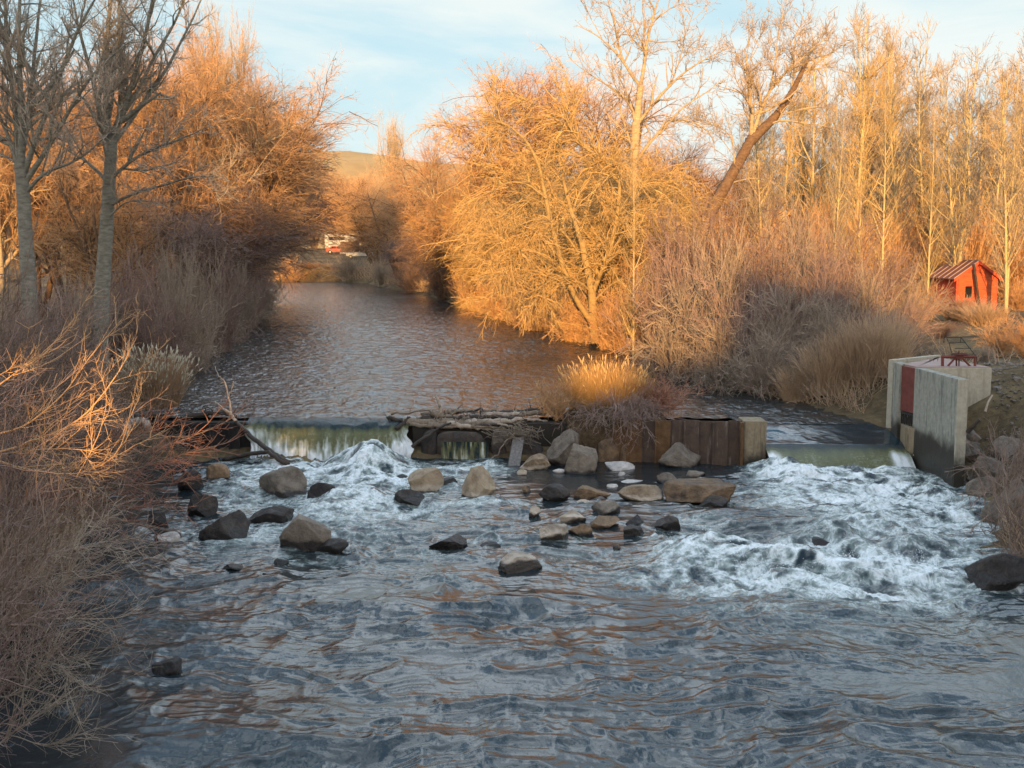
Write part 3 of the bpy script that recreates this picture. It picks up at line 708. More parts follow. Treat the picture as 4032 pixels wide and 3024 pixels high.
# hoist
hq = lambda u, v, y=Wa[1] + .35: PY(u, v, y)
yh = Wa[1] + .3
ho = thing('gate_hoist', 'red steel gate hoist frame with handwheel on the intake deck', 'hoist', hq(3775, 1446, yh))
def bar(mb, a, b, r=.03): return mb.tube([hq(*a, yh), hq(*b, yh)], r, 4)
fr = MB(); bar(fr, (3711, 1447), (3711, 1402), .04); bar(fr, (3839, 1447), (3839, 1402), .035); bar(fr, (3707, 1405), (3843, 1405), .035); ob(fr, 'frame', 'redsteel', ho)
br = MB(); bar(br, (3728, 1446), (3768, 1402), .026); bar(br, (3781, 1402), (3824, 1446), .026); ob(br, 'brace', 'redsteel', ho)
stm = MB(); bar(stm, (3776, 1447), (3776, 1382), .018); bar(stm, (3766, 1447), (3766, 1412), .022); ob(stm, 'stem', 'darkiron', ho)
c = hq(3780, 1394, yh); wl = MB(); ang = np.linspace(0, 2 * math.pi, 25)
wl.tube([c + np.array([.2 * math.cos(t), .2 * math.sin(t), 0]) for t in ang], .016, 5)
for t in (0, 2.09, 4.18): wl.tube([c, c + np.array([.2 * math.cos(t), .2 * math.sin(t), 0])], .012, 4)
ob(wl, 'handwheel', 'darkiron', ho)
gb = MB(); q = hq(3776, 1403, yh); gb.box(q[0] - .09, q[0] + .09, q[1] - .08, q[1] + .08, q[2] - .06, q[2] + .05); ob(gb, 'gearbox', 'redsteel', ho, bevel=.01)
# stair rail behind
yr2 = Rc[1] + .2
ra = thing('handrail', 'thin dark iron stair rail behind the gate hoist', 'railing', PY(3780, 1420, yr2))
hr_ = lambda a, y=yr2: PY(a[0], a[1], y)
tp = MB(); tp.tube([hr_((3716, 1350)), hr_((3718, 1328)), hr_((3783, 1327)), hr_((3845, 1405), yr2 - .5), hr_((3848, 1440), yr2 - .5)], .012, 5); ob(tp, 'top_rail', 'bar', ra)
tp = MB(); tp.tube([hr_((3727, 1331)), hr_((3737, 1350)), hr_((3803, 1349))], .009, 5).tube([hr_((3760, 1372)), hr_((3824, 1371))], .009, 5).tube([hr_((3780, 1393)), hr_((3838, 1394))], .009, 5); ob(tp, 'rung', 'bar', ra)
tp = MB(); tp.tube([hr_((3783, 1327)), hr_((3782, 1350))], .009, 5).tube([hr_((3737, 1350)), hr_((3760, 1446))], .010, 5); ob(tp, 'post', 'bar', ra)
# dark leaning stick
k = MB().tube([PY(3810, 1702, 24.6), PY(3830, 1680, 24.5), PY(3858, 1652, 24.4)], .05, 6, .035)
tag(k.obj('stick', M['wood_dark']), 'short dark stick leaning on the bank boulders by the wing wall', 'stick')
k = MB().tube([PY(3879, 1622, 24.8), PY(3890, 1585, 24.9), PY(3907, 1556, 25)], .03, 6, .02)
tag(k.obj('stick', M['wood_pale']), 'pale bare stick standing up from the bank rubble', 'stick')

# ------------------------------------------------------------------ drift logs and fallen branches
def log(lab, pts, r, r1, mat, y=None, name='drift_log', cat='log', wob=.02, twigs=0, seed=1):
    P = [PY(p[0], p[1], p[2] if len(p) > 2 else y) for p in pts]
    P = np.array(P); t = np.linspace(0, 1, len(P)); tt = np.linspace(0, 1, len(P) * 5)
    Q = np.stack([np.interp(tt, t, P[:, i]) for i in range(3)], 1)
    rng = np.random.default_rng(seed); Q += rng.normal(size=Q.shape) * wob * .5
    mb = MB().tube(Q, r, 8, r1)
    for _ in range(twigs):
        i = rng.integers(1, len(Q) - 1); d = rng.normal(size=3); d[2] = abs(d[2]); d /= np.linalg.norm(d)
        mb.tube([Q[i], Q[i] + d * .12, Q[i] + d * .3 + rng.normal(size=3) * .05], r * .25, 5, .004)
    return tag(mb.obj(name, M[mat], None, True), lab, cat, 'driftwood on the weir' if name == 'drift_log' else None)
log('split weathered log with orange end lying along the left of the debris', [(1588, 1662, 28.45), (1700, 1664, 28.4), (1830, 1662, 28.45)], .11, .07, 'wood_grey', twigs=3, seed=1)
log('grey log on top of the split log, nearest the upright stake', [(1700, 1630, 28.6), (1760, 1640, 28.6), (1830, 1660, 28.5)], .085, .05, 'wood_grey', twigs=2, seed=2)
log('long drift log running right to the island twigs', [(1830, 1655, 28.75), (1980, 1640, 28.8), (2135, 1622, 28.8)], .10, .06, 'wood_grey', twigs=4, seed=3)
log('thin dark log behind the long one, reaching the island', [(1890, 1625, 29.1), (2020, 1622, 29.1), (2140, 1610, 29.0)], .07, .05, 'wood_dark', twigs=4, seed=4)
log('grey log crossing below the long drift log', [(1815, 1672, 28.3), (1900, 1662, 28.35), (2000, 1675, 28.2)], .06, .04, 'wood_grey', twigs=3, seed=5)
log('upright broken stake standing out of the drift logs', [(1735, 1638, 28.6), (1733, 1595, 28.6), (1718, 1562, 28.6)], .05, .035, 'wood_pale', seed=6)
log('crooked brown branch slanting down across the dark block to the chute', [(1775, 1665, 28.1), (1730, 1680, 27.8), (1690, 1715, 27.75), (1620, 1760, 27.6)], .028, .05, 'wood_dark', wob=.03, seed=7)
log('thin bent stick trailing from the plank into the water', [(2038, 1700, 27.8), (1990, 1740, 27.5), (1955, 1790, 27.4), (1905, 1835, 27.1)], .022, .01, 'wood_grey', wob=.03, seed=8)
log('pale stick crossing the debris towards the plank', [(1960, 1667, 28.1), (2010, 1682, 27.95), (2085, 1705, 27.8)], .025, .015, 'wood_pale', seed=9)
log('short log stub poking left out of the debris by the chute', [(1560, 1690, 28.2), (1600, 1655, 28.4), (1612, 1642, 28.5)], .06, .03, 'wood_dark', twigs=2, seed=10)
rng = np.random.default_rng(31)
for k in range(26):
    u = rng.uniform(1640, 2080); L_ = rng.uniform(90, 260); vv = rng.uniform(1622, 1682); y = np.interp(vv, [1620, 1685], [28.95, 28.2]); tl = rng.normal(0, 16)
    log('weathered drift stick jumbled in the debris line along the weir crest', [(u - L_ / 2, vv - tl / 2, y), (u, vv + rng.normal(0, 5), y - .05), (u + L_ / 2, vv + tl / 2, y + rng.normal(0, .15))], rng.uniform(.03, .10), rng.uniform(.015, .05), ['wood_grey', 'wood_dark', 'wood_grey', 'wood_pale'][k % 4], wob=.04, twigs=2, seed=100 + k)
# leaning plank
pa, pb = PY(1992, 1872, 26.9), PY(2018, 1722, 27.75)
wv = np.array([.30, .05, 0]); th = np.array([.02, -.09, .02]); V = []
for q in (pa, pb):
    for s_ in (0, 1):
        for t_ in (0, 1): V.append(q + wv * s_ * (1.0 if q is pa else .95) + th * t_)
o = mesh_np('plank', V, [(0, 1, 3, 2), (4, 6, 7, 5), (0, 4, 5, 1), (2, 3, 7, 6), (0, 2, 6, 4), (1, 5, 7, 3)], M['plank'], None, False)
m = o.modifiers.new('bevel', 'BEVEL'); m.width = .012; m.segments = 2
tag(o, 'grey timber plank leaning upright against the debris, foot in the water', 'plank')
# twig tangle
rng = np.random.default_rng(8); mb = MB()
for _ in range(150):
    c = PY(rng.normal(2045, 40), rng.normal(1708, 13), 27.8 + rng.normal() * .12); d = rng.normal(size=3) * [1, .5, .45] + [.5, 0, -.3]; d /= np.linalg.norm(d); L = rng.uniform(.2, .65)
    mb.tube([c - d * L / 2, c + rng.normal(size=3) * .04, c + d * L / 2], rng.uniform(.006, .014), 4, .004)
for _ in range(60):
    c = PY(rng.normal(1950, 90), rng.normal(1650, 10), 28.7 + rng.normal() * .15); d = rng.normal(size=3) * [1, .5, .8] + [.3, 0, .3]; d /= np.linalg.norm(d); L = rng.uniform(.3, .9)
    mb.tube([c - d * L / 2, c + rng.normal(size=3) * .05, c + d * L / 2], rng.uniform(.006, .013), 4, .004)
tag(mb.obj('stick_tangle', M['wood_grey'], None, True), 'matted tangle of thin sticks caught above the leaning plank', 'sticks', kind='stuff')
# fallen branch on the left
br = thing('fallen_branch', 'forked dead branch lying down the left weir into the white water', 'branch', PY(1120, 1822, 27.0))
def limbs(name, mat, lists, par):
    mb = MB()
    for pts, r, r1 in lists:
        P = np.array([PY(*q) for q in pts]); t = np.linspace(0, 1, len(P)); tt = np.linspace(0, 1, len(P) * 4)
        mb.tube(np.stack([np.interp(tt, t, P[:, i]) for i in range(3)], 1) + np.random.default_rng(len(pts)).normal(size=(len(tt), 3)) * .008, r, 7, r1)
    return ob(mb, name, mat, par, smooth=True)
limbs('stem', 'wood_dark', [([(1135, 1828, 26.9), (1060, 1775, 27.4), (985, 1715, 27.9), (930, 1660, 28.3)], .075, .05), ([(1120, 1826, 26.9), (1055, 1780, 27.2), (1000, 1783, 27.4), (880, 1810, 27.6)], .05, .06), ([(1060, 1775, 27.3), (1090, 1800, 27.1), (1150, 1815, 26.9), (1170, 1808, 26.9)], .025, .01)], br)
limbs('snag', 'wood_pale', [([(930, 1660, 28.3), (905, 1625, 28.4), (875, 1605, 28.5), (845, 1580, 28.6)], .045, .015), ([(912, 1632, 28.4), (900, 1560, 28.6), (885, 1500, 28.7), (862, 1480, 28.7), (845, 1443, 28.7)], .03, .008), ([(900, 1560, 28.6), (915, 1525, 28.6), (920, 1500, 28.6)], .014, .005), ([(880, 1505, 28.7), (860, 1515, 28.7)], .012, .005)], br)
log('small dark branch in the foam left of the big brown boulder', [(760, 1935, 25.3), (850, 1932, 25.2), (930, 1938, 25.1)], .02, .01, 'wood_dark', name='stick', cat='stick', twigs=6, seed=21)
log('bleached driftwood log on the left bank under the pale plume grass', [(470, 1715, 26.2), (510, 1675, 26.4), (560, 1657, 26.5), (590, 1690, 26.3)], .16, .08, 'wood_pale', name='driftwood', cat='log', twigs=3, seed=22)
log('dark twig raft lying on the weir crest left of the fallen branch', [(740, 1640, 28.9), (800, 1632, 28.9), (870, 1625, 28.9), (930, 1640, 28.7)], .09, .04, 'wood_dark', name='driftwood', cat='log', twigs=9, seed=23)

# ------------------------------------------------------------------ vegetation generator
def resamp(pts, K, jit=0, rng=None):
    P = np.asarray(pts, float); d = np.r_[0, np.cumsum(np.linalg.norm(np.diff(P, axis=0), axis=1))]
    t = np.linspace(0, d[-1], K); Q = np.stack([np.interp(t, d, P[:, i]) for i in range(3)], 1)
    for _ in range(2): Q[1:-1] = .25 * Q[:-2] + .5 * Q[1:-1] + .25 * Q[2:]
    if jit: Q[1:] += np.cumsum(rng.normal(size=(K - 1, 3)) * jit, 0) * .35
    return Q

def spawn(rng, PP, PR, n, t=(.2, 1), ang=(.8, .25), L=(1, .4), Lt=.5, K=5, wig=.15, g=(0, 0), rr=.6, r0=9, rmin=.006, up=0, side=None):
    """n children on the parents PP (N,Kp,3), PR radii"""
    N, Kp, _ = PP.shape
    ln = np.linalg.norm(np.diff(PP, axis=1), axis=2).sum(1); idx = rng.choice(N, n, p=ln / ln.sum())
    tt = rng.uniform(t[0], t[1], n); f = tt * (Kp - 1); i = np.minimum(f.astype(int), Kp - 2); fr = (f - i)[:, None]
    A, B = PP[idx, i], PP[idx, i + 1]; st = A * (1 - fr) + B * fr
    T = B - A; T /= np.linalg.norm(T, axis=1, keepdims=True) + 1e-9
    pr = PR[idx, i] * (1 - fr[:, 0]) + PR[idx, i + 1] * fr[:, 0]
    q = rng.normal(size=(n, 3)); q -= T * (q * T).sum(1, keepdims=True); q /= np.linalg.norm(q, axis=1, keepdims=True) + 1e-9
    a = np.clip(rng.normal(ang[0], ang[1], n), .12, 1.9)[:, None]
    D = T * np.cos(a) + q * np.sin(a)
    if up: D[:, 2] += up
    if side is not None: D += np.asarray(side)
    D /= np.linalg.norm(D, axis=1, keepdims=True)
    ll = L[0] * np.exp(rng.normal(0, L[1], n)) * (1 - Lt * tt); stp = (ll / (K - 1))[:, None]
    P = np.empty((n, K, 3)); P[:, 0] = st
    for k in range(1, K):
        s = (k - 1) / max(K - 2, 1)
        D = D + rng.normal(size=(n, 3)) * wig; D[:, 2] += (g[0] + (g[1] - g[0]) * s)
        D /= np.linalg.norm(D, axis=1, keepdims=True); P[:, k] = P[:, k - 1] + D * stp
    rv_ = np.exp(rng.normal(0, .32, n)); rb = np.minimum(np.maximum(pr * rr, rmin), r0) * rv_
    Rr = rb[:, None] * (1 - np.linspace(0, 1, K)[None] * .75); Rr = np.maximum(Rr, (rmin * .55 * rv_)[:, None])
    return P, Rr

class Plant:
    def __init__(s, name, label, cat, base, group=None):
        s.o = thing(name, label, cat, base, group); s.base = np.array(base, float)
    def part(s, name, mat, strands, sides=(6, 4, 3), fit=None):
        V, Fq, n = [], [], 0
        for k, (P, Rr) in enumerate(strands):
            sd = sides[min(k, len(sides) - 1)]
            v, f = tubes(P, Rr, sd); V.append(v); Fq.append(f + n); n += len(v)
        o = mesh_np(name, np.concatenate(V) - s.base, np.concatenate(Fq), M[mat], s.o); return o

def stems_to(st, K, rng, jit=0.02):
    P = np.stack([resamp(p, K, jit, rng) for p, a, b in st]); Rr = np.stack([np.linspace(a, b, K) for p, a, b in st]); return P, Rr

def px_limbs(lst, y, rng, K=14, jit=.02, dy=.08):
    """limb outlines read off the photograph, each bent through its own depth"""
    out = []
    for j, (pts, a, b, d0, d1) in enumerate(lst):
        yy = np.linspace(d0, d1, len(pts)); out.append((np.array([PY(p[0], p[1], y + q) for p, q in zip(pts, yy)]), a, b))
    return stems_to(out, K, rng, jit)

def put(proto, x, y, sxy=1, sz=1, rot=0, label=None, group=None, first=[None], z=None):
    o = proto if not proto.get('_used') else copy_tree(proto)
    proto['_used'] = 1
    if '_used' in o and o is not proto: del o['_used']
    o.location = (x, y, gz(x, y) - .05 if z is None else z); o.rotation_euler = (0, 0, rot); o.scale = (sxy, sxy, sz)
    if group == 'slender young trees of the golden grove': o.rotation_euler = (math.sin(x * 91) * .05, math.cos(y * 77) * .06, rot)
    return tag(o, label, None, group)

# ---- evergreens added out of view behind the viewer, sized to shade the near left bank
rng = np.random.default_rng(99)
for j, (s_, top, low, rw_) in enumerate([(-12.1, 17.5, 5, 2.0), (-14.8, 18, 5, 2.2), (-17.8, 16.5, 5, 2.2), (-21.5, 15.5, 5, 2.4), (-26, 14, 5, 2.6), (-31, 13, 5, 2.8), (-8.4, 10.4, 6.7, 1.5)]):
    b = sn * s_ + sd * (-46 - (j % 2) * 2); off = 46 * math.tan(SUN_E); t = Plant('added_shade_tree', 'dense dark evergreen added unseen behind the viewer to cast shade', 'tree', (b[0], b[1], 0), 'added shade trees behind the viewer')
    zt, zl_ = top + off, low + off; n = 3600; tz = rng.uniform(0, 1, n); q = np.sqrt(rng.uniform(0, 1, n)) * rw_ * np.minimum(1, (1.03 - tz) * 2.6); a = rng.uniform(0, 6.28, n)
    c = np.stack([b[0] + q * np.cos(a), b[1] + q * np.sin(a), zl_ + (zt - zl_) * tz], 1); d1 = rng.normal(size=(n, 3)) * .26; d2 = rng.normal(size=(n, 3)) * .26
    V = np.stack([c - d1, c - d2, c + d1, c + d2], 1).reshape(-1, 3) - t.base; mesh_np('added_shade_crown', V, np.arange(4 * n).reshape(n, 4), M['evergreen'], t.o)
    t.part('trunk', 'bark_brown', [(np.array([[[b[0], b[1], -1], [b[0], b[1], zl_], [b[0], b[1], zt - 1]]]), np.array([[.35, .25, .05]]))], (7,))

# ---- left bank: two grey cottonwoods close by
rng = np.random.default_rng(11)
def cottonwood(label, y, limbs_, trunk_n, tw, seed, mats=('bark_grey', 'twig_grey'), lv=(150, 900, 5200), sc_=1.0, name='cottonwood_tree', droop=0.0, cat='tree', Ls=(1.7, .75, .38), lk=.62, lm=None):
    rng = np.random.default_rng(seed)
    P, Rr = px_limbs(limbs_, y, rng); Rr[trunk_n:] *= lk
    b = P[0, 0].copy(); t = Plant(name, label, cat, b)
    t.part('trunk', mats[0], [(P[:trunk_n], Rr[:trunk_n])], (9,))
    LP, LR = P[trunk_n:], Rr[trunk_n:]
    a1 = spawn(rng, LP, LR, lv[0], (.12, 1), (.75, .25), (Ls[0] * sc_, .35), .45, 7, .16, (.05 - droop, .10 - droop), .55, .05 * sc_, .012 * sc_)
    a2 = spawn(rng, a1[0], a1[1], lv[1], (.1, 1), (.75, .3), (Ls[1] * sc_, .35), .4, 5, .2, (.05 - droop, .14 - droop), .6, .02 * sc_, .008 * sc_)
    a3 = spawn(rng, a2[0], a2[1], lv[2], (.05, 1), (.8, .3), (Ls[2] * sc_, .35), .3, 4, .25, (.1, .2), .7, .009 * sc_, tw)
    t.part('limb', lm or mats[0], [(LP, LR), a1], (8, 5)); t.part('twigs', mats[1], [a2, a3], (4, 3)); return t
Bl = [([(388, 1560), (394, 1350), (398, 1190), (405, 1080), (415, 950), (424, 800), (430, 650), (436, 540)], .25, .16, 0, 0),
 ([(432, 640), (405, 530), (390, 430), (370, 330), (340, 220), (310, 110), (285, -20)], .15, .04, 0, -1),
 ([(434, 580), (420, 450), (414, 330), (420, 200), (432, 90), (445, -60)], .18, .07, 0, .6),
 ([(440, 570), (482, 440), (522, 330), (560, 200), (592, 60), (610, -60)], .15, .05, 0, -.8),
 ([(450, 560), (560, 405), (640, 300), (705, 180), (770, 50), (800, -20)], .12, .03, 0, 1.2),
 ([(440, 540), (474, 460), (478, 350), (470, 200), (476, 40), (480, -60)], .12, .05, 0, .3),
 ([(440, 700), (525, 628), (610, 585), (710, 555), (830, 500)], .09, .02, 0, -1.5),
 ([(430, 810), (520, 760), (640, 735), (770, 690), (900, 700)], .08, .015, 0, -2),
 ([(425, 720), (350, 640), (270, 600), (190, 540)], .09, .02, 0, 1), ([(420, 870), (480, 800), (560, 790), (650, 820)], .05, .012, 0, -1),
 ([(436, 520), (520, 400), (600, 240), (690, 90), (740, -40)], .10, .04, 0, -.6)]
cottonwood('grey barked cottonwood with forked trunk, nearest the river on the left bank', 31.5, Bl, 1, .0055, 21, lv=(110, 700, 4400))
Al = [([(122, 1560), (116, 1300), (112, 1080), (106, 950), (98, 820), (90, 720), (82, 640)], .23, .16, 0, 0),
 ([(84, 680), (60, 480), (42, 320), (26, 160), (18, -20)], .17, .06, 0, .5), ([(88, 660), (80, 420), (76, 260), (70, 100), (72, -50)], .16, .06, 0, -.3),
 ([(92, 690), (160, 500), (228, 320), (272, 200), (322, 80), (380, -20)], .14, .04, 0, -1), ([(98, 720), (200, 560), (262, 440), (330, 330), (400, 240), (520, 150)], .12, .02, 0, -1.8),
 ([(86, 700), (40, 560), (0, 460), (-50, 350)], .12, .04, 0, .6), ([(100, 760), (170, 680), (290, 640), (395, 560), (470, 500)], .09, .02, 0, -2),
 ([(84, 640), (110, 450), (130, 280), (150, 100), (170, -40)], .11, .05, 0, 1)]
cottonwood('grey multi stemmed cottonwood at the left edge of the picture', 29, Al, 1, .0052, 22, lv=(90, 620, 3800))
# ---- right bank: tall bare tree, leaning tree, golden drooping tree
Tl = [([(2510, 1330), (2508, 1150), (2505, 1000), (2500, 880), (2497, 760), (2500, 640), (2502, 560), (2506, 480)], .34, .20, 0, 0), ([(2506, 500), (2513, 420), (2522, 335)], .19, .15, 0, 0),
 ([(2522, 340), (2490, 300), (2460, 250), (2420, 200), (2370, 150), (2320, 118), (2270, 98)], .13, .02, 0, -1.2), ([(2455, 245), (2428, 160), (2418, 90), (2400, 40), (2385, -10), (2390, -70)], .09, .02, -.4, .4),
 ([(2522, 340), (2535, 270), (2545, 180), (2556, 120), (2580, 40), (2600, -30), (2610, -90)], .15, .03, 0, .6), ([(2556, 160), (2600, 168), (2650, 160), (2700, 178), (2740, 190)], .06, .012, .3, 1.2),
 ([(2510, 490), (2570, 410), (2640, 335), (2700, 280), (2740, 252), (2800, 220), (2870, 185)], .14, .02, 0, -1.5), ([(2500, 640), (2590, 520), (2640, 470), (2700, 410), (2770, 375), (2850, 310)], .14, .02, 0, 1),
 ([(2504, 500), (2490, 410), (2440, 360), (2390, 335), (2330, 290), (2270, 255), (2240, 220)], .12, .015, 0, -.8), ([(2496, 600), (2455, 480), (2436, 400), (2442, 310), (2452, 255)], .10, .03, 0, 1.5),
 ([(2620, 480), (2700, 470), (2770, 500), (2810, 545), (2820, 610)], .07, .012, .4, 1.4), ([(2580, 80), (2640, 30), (2700, 10), (2760, 30)], .05, .01, .6, 0), ([(2370, 150), (2320, 60), (2300, 10)], .04, .01, -.8, -.5),
 ([(2545, 200), (2500, 120), (2480, 40), (2470, -40)], .06, .015, .2, -.5), ([(2640, 340), (2680, 220), (2700, 120), (2720, 60)], .06, .012, -.5, .2)]
cottonwood('tall pale barked bare tree with open spreading limbs above the golden thicket', 53, Tl, 2, .012, 23, ('bark_pale', 'twig_pale'), (120, 480, 1500), 1.15)
Ll = [([(2690, 1180), (2735, 1000), (2778, 880), (2800, 830), (2850, 742), (2893, 672), (2930, 600), (2960, 545)], .40, .27, 0, .3), ([(2950, 560), (2990, 520), (3060, 450), (3110, 380), (3150, 300), (3185, 225)], .30, .09, .3, 1),
 ([(2958, 530), (2962, 430), (2946, 350), (2940, 270), (2930, 190)], .19, .04, .3, -.8), ([(2966, 520), (2995, 430), (3030, 350), (3075, 298), (3150, 240), (3210, 178), (3270, 138)], .18, .03, .3, -1),
 ([(3060, 455), (3120, 440), (3200, 420), (3270, 425), (3340, 440)], .10, .02, .6, -.5), ([(3030, 490), (3080, 470), (3150, 482), (3240, 492), (3330, 520)], .10, .015, .5, -1.5),
 ([(3150, 300), (3240, 230), (3320, 172), (3390, 145)], .09, .02, .8, 2), ([(3030, 350), (3052, 260), (3062, 160), (3085, 70)], .09, .02, -.3, .4), ([(3110, 380), (3130, 290), (3120, 200), (3140, 110), (3200, 60)], .10, .02, .7, 1.5),
 ([(2893, 655), (2882, 545), (2852, 510), (2800, 492), (2770, 480)], .09, .012, .1, -1), ([(2880, 720), (2960, 700), (3040, 715), (3100, 760)], .07, .012, .1, -1.5), ([(2940, 280), (2970, 180), (3010, 100)], .05, .01, -.6, 0)]
cottonwood('dark trunked tree leaning far to the right behind the mauve thicket', 60, Ll, 2, .013, 24, ('bark_brown', 'twig_pale'), (130, 800, 3400), 1.15, lm='bark_pale')
Gl = [([(2345, 1350), (2335, 1250), (2330, 1150), (2310, 1050), (2290, 950)], .36, .24, 0, 0), ([(2340, 1280), (2270, 1190), (2215, 1060), (2180, 920), (2150, 780), (2120, 640)], .22, .12, 0, -1),
 ([(2290, 960), (2260, 860), (2230, 760), (2205, 640), (2195, 560)], .19, .07, 0, 1), ([(2125, 660), (2085, 560), (2040, 515), (1990, 480), (1920, 470), (1850, 476), (1800, 500)], .12, .02, -1, -1.5),
 ([(2335, 1150), (2400, 1000), (2430, 860), (2440, 720)], .19, .13, 0, -.5), ([(2440, 720), (2350, 620), (2262, 540), (2225, 470), (2205, 405)], .14, .03, -.5, -1.5), ([(2330, 600), (2240, 510), (2150, 440), (2080, 400), (2010, 360)], .10, .015, -.7, 0),
 ([(2280, 1000), (2230, 920), (2180, 870), (2120, 850), (2050, 880), (1980, 930), (1920, 1000)], .10, .015, 0, -2), ([(2180, 870), (2100, 900), (2040, 980), (1990, 1080)], .06, .012, -.7, -2.2), ([(2160, 865), (2150, 800), (2100, 780), (2020, 800), (1950, 850)], .07, .012, -.7, .6),
 ([(2330, 1150), (2260, 1090), (2200, 1090), (2120, 1130), (2060, 1200)], .09, .012, 0, -2.5), ([(2330, 1200), (2400, 1120), (2470, 1090), (2540, 1120), (2600, 1190)], .09, .012, 0, -2), ([(2400, 1000), (2470, 900), (2540, 860), (2620, 880), (2680, 950)], .09, .012, 0, -1.5),
 ([(2430, 850), (2480, 760), (2560, 720), (2640, 740), (2700, 800)], .08, .012, -.3, .5), ([(2150, 780), (2080, 720), (2000, 710), (1930, 760), (1890, 830)], .08, .012, -1, -2), ([(2230, 760), (2300, 680), (2380, 660), (2450, 690)], .06, .012, 0, -1.5),
 ([(2345, 1300), (2420, 1240), (2500, 1240), (2560, 1290)], .07, .012, 0, -1.6), ([(2210, 1060), (2140, 1000), (2060, 1010), (2000, 1080), (1960, 1180)], .08, .012, 0, -1.8)]
rng = np.random.default_rng(25); P, Rr = px_limbs(Gl, 49.5, rng); Rr *= .62
t = Plant('willow_tree', 'golden sunlit willow with arching and drooping boughs on the right bank', 'tree', P[0, 0])
t.part('trunk', 'bark_gold', [(P[:2], Rr[:2])], (9,)); LP, LR = P[2:], Rr[2:]
a1 = spawn(rng, LP, LR, 290, (.1, 1), (.8, .3), (1.9, .35), .35, 8, .12, (.06, -.22), .5, .045, .018)
a2 = spawn(rng, a1[0], a1[1], 2300, (.15, 1), (.6, .3), (1.05, .35), .3, 6, .14, (.0, -.24), .65, .022, .012)
a3 = spawn(rng, a2[0], a2[1], 8500, (.1, 1), (.6, .3), (.5, .35), .3, 4, .2, (-.02, -.15), .7, .011, .0085)
t.part('limb', 'bark_gold', [(LP, LR), a1], (8, 5)); t.part('twigs', 'twig_gold', [a2, a3], (4, 3))

# ---- procedural kinds
def fit(parts, W, H):
    """scale the whole plant so that its crown is W wide (each way from the middle) and H tall"""
    A = np.concatenate([p[0].reshape(-1, 3) for p in parts]); w = np.percentile(np.hypot(A[:, 0], A[:, 1]), 94); h = np.percentile(A[:, 2], 99.3)
    for P, _ in parts: P[..., 0] *= W / w; P[..., 1] *= W / w; P[..., 2] *= H / h
def willow(name, label, group, seed, W, H, mats, n=(5, 60, 700, 4200, 9000), tw=.009, droop=1.0, cat='tree', spread=.45):
    rng = np.random.default_rng(seed); st = []
    for k in range(n[0]):
        a = k * 2 * math.pi / n[0] + rng.uniform(-.4, .4); q = rng.uniform(.25, 1) * spread
        d = np.array([math.cos(a) * q, math.sin(a) * q, 1]); st.append(([np.zeros(3) + [d[0] * .3, d[1] * .3, -.1], d * H * .2, d * H * .42 + rng.normal(size=3) * .4, d * H * .68 + rng.normal(size=3) * .6], H * .021, H * .006))
    S = stems_to(st, 10, rng, .08)
    a1 = spawn(rng, S[0], S[1], n[1], (.22, 1), (.75, .25), (H * .36, .25), .4, 8, .12, (.1, -.13 * droop), .55, .09, .025)
    a2 = spawn(rng, a1[0], a1[1], n[2], (.15, 1), (.7, .3), (H * .16, .3), .4, 6, .15, (.08, -.12 * droop), .6, .035, .016)
    a3 = spawn(rng, a2[0], a2[1], n[3], (.1, 1), (.7, .3), (H * .08, .3), .3, 4, .2, (.04, -.10 * droop), .6, .016, tw * 1.2)
    a4 = spawn(rng, a3[0], a3[1], n[4], (.1, 1), (.6, .3), (H * .05, .3), .3, 4, .2, (.02, -.08 * droop), .7, .01, tw)
    fit([S, a1, a2, a3, a4], W, H)
    t = Plant(name, label, cat, (0, 0, 0), group)
    t.part('trunk', mats[0], [S], (7,)); t.part('limb', mats[0], [a1, a2], (5, 4)); t.part('twigs', mats[1], [a3, a4], (3,)); return t.o
def poplar(name, label, group, seed, H, mats, nst=1, tw=.01, n=(60, 420, 1500)):
    rng = np.random.default_rng(seed); st = []
    for k in range(nst):
        a = rng.uniform(0, 6.28); q = .07 * (k > 0) + rng.uniform(0, .03)
        d = np.array([math.cos(a) * q, math.sin(a) * q, 1]); h = H * rng.uniform(.75, 1) if k else H
        st.append(([d * 0 + [0, 0, -.1], d * h * .3, d * h * .65 + rng.normal(size=3) * .12, d * h + rng.normal(size=3) * .15], H * .0085, .012))
    S = stems_to(st, 12, rng, .03)
    a1 = spawn(rng, S[0], S[1], n[0] * nst, (.1, .98), (.75, .15), (H * .19, .25), .72, 7, .08, (.06, .13), .5, .035, .013)
    a2 = spawn(rng, a1[0], a1[1], n[1] * nst, (.1, 1), (.6, .2), (H * .055, .3), .4, 5, .13, (.06, .12), .6, .014, tw * 1.1)
    a3 = spawn(rng, a2[0], a2[1], n[2] * nst, (.1, 1), (.6, .2), (H * .025, .3), .3, 3, .2, (.05, .1), .7, .011, tw)
    t = Plant(name, label, 'tree', (0, 0, 0), group)
    t.part('trunk', mats[0], [S], (6,)); t.part('limb', mats[0], [a1], (4,)); t.part('twigs', mats[1], [a2, a3], (3,)); return t.o
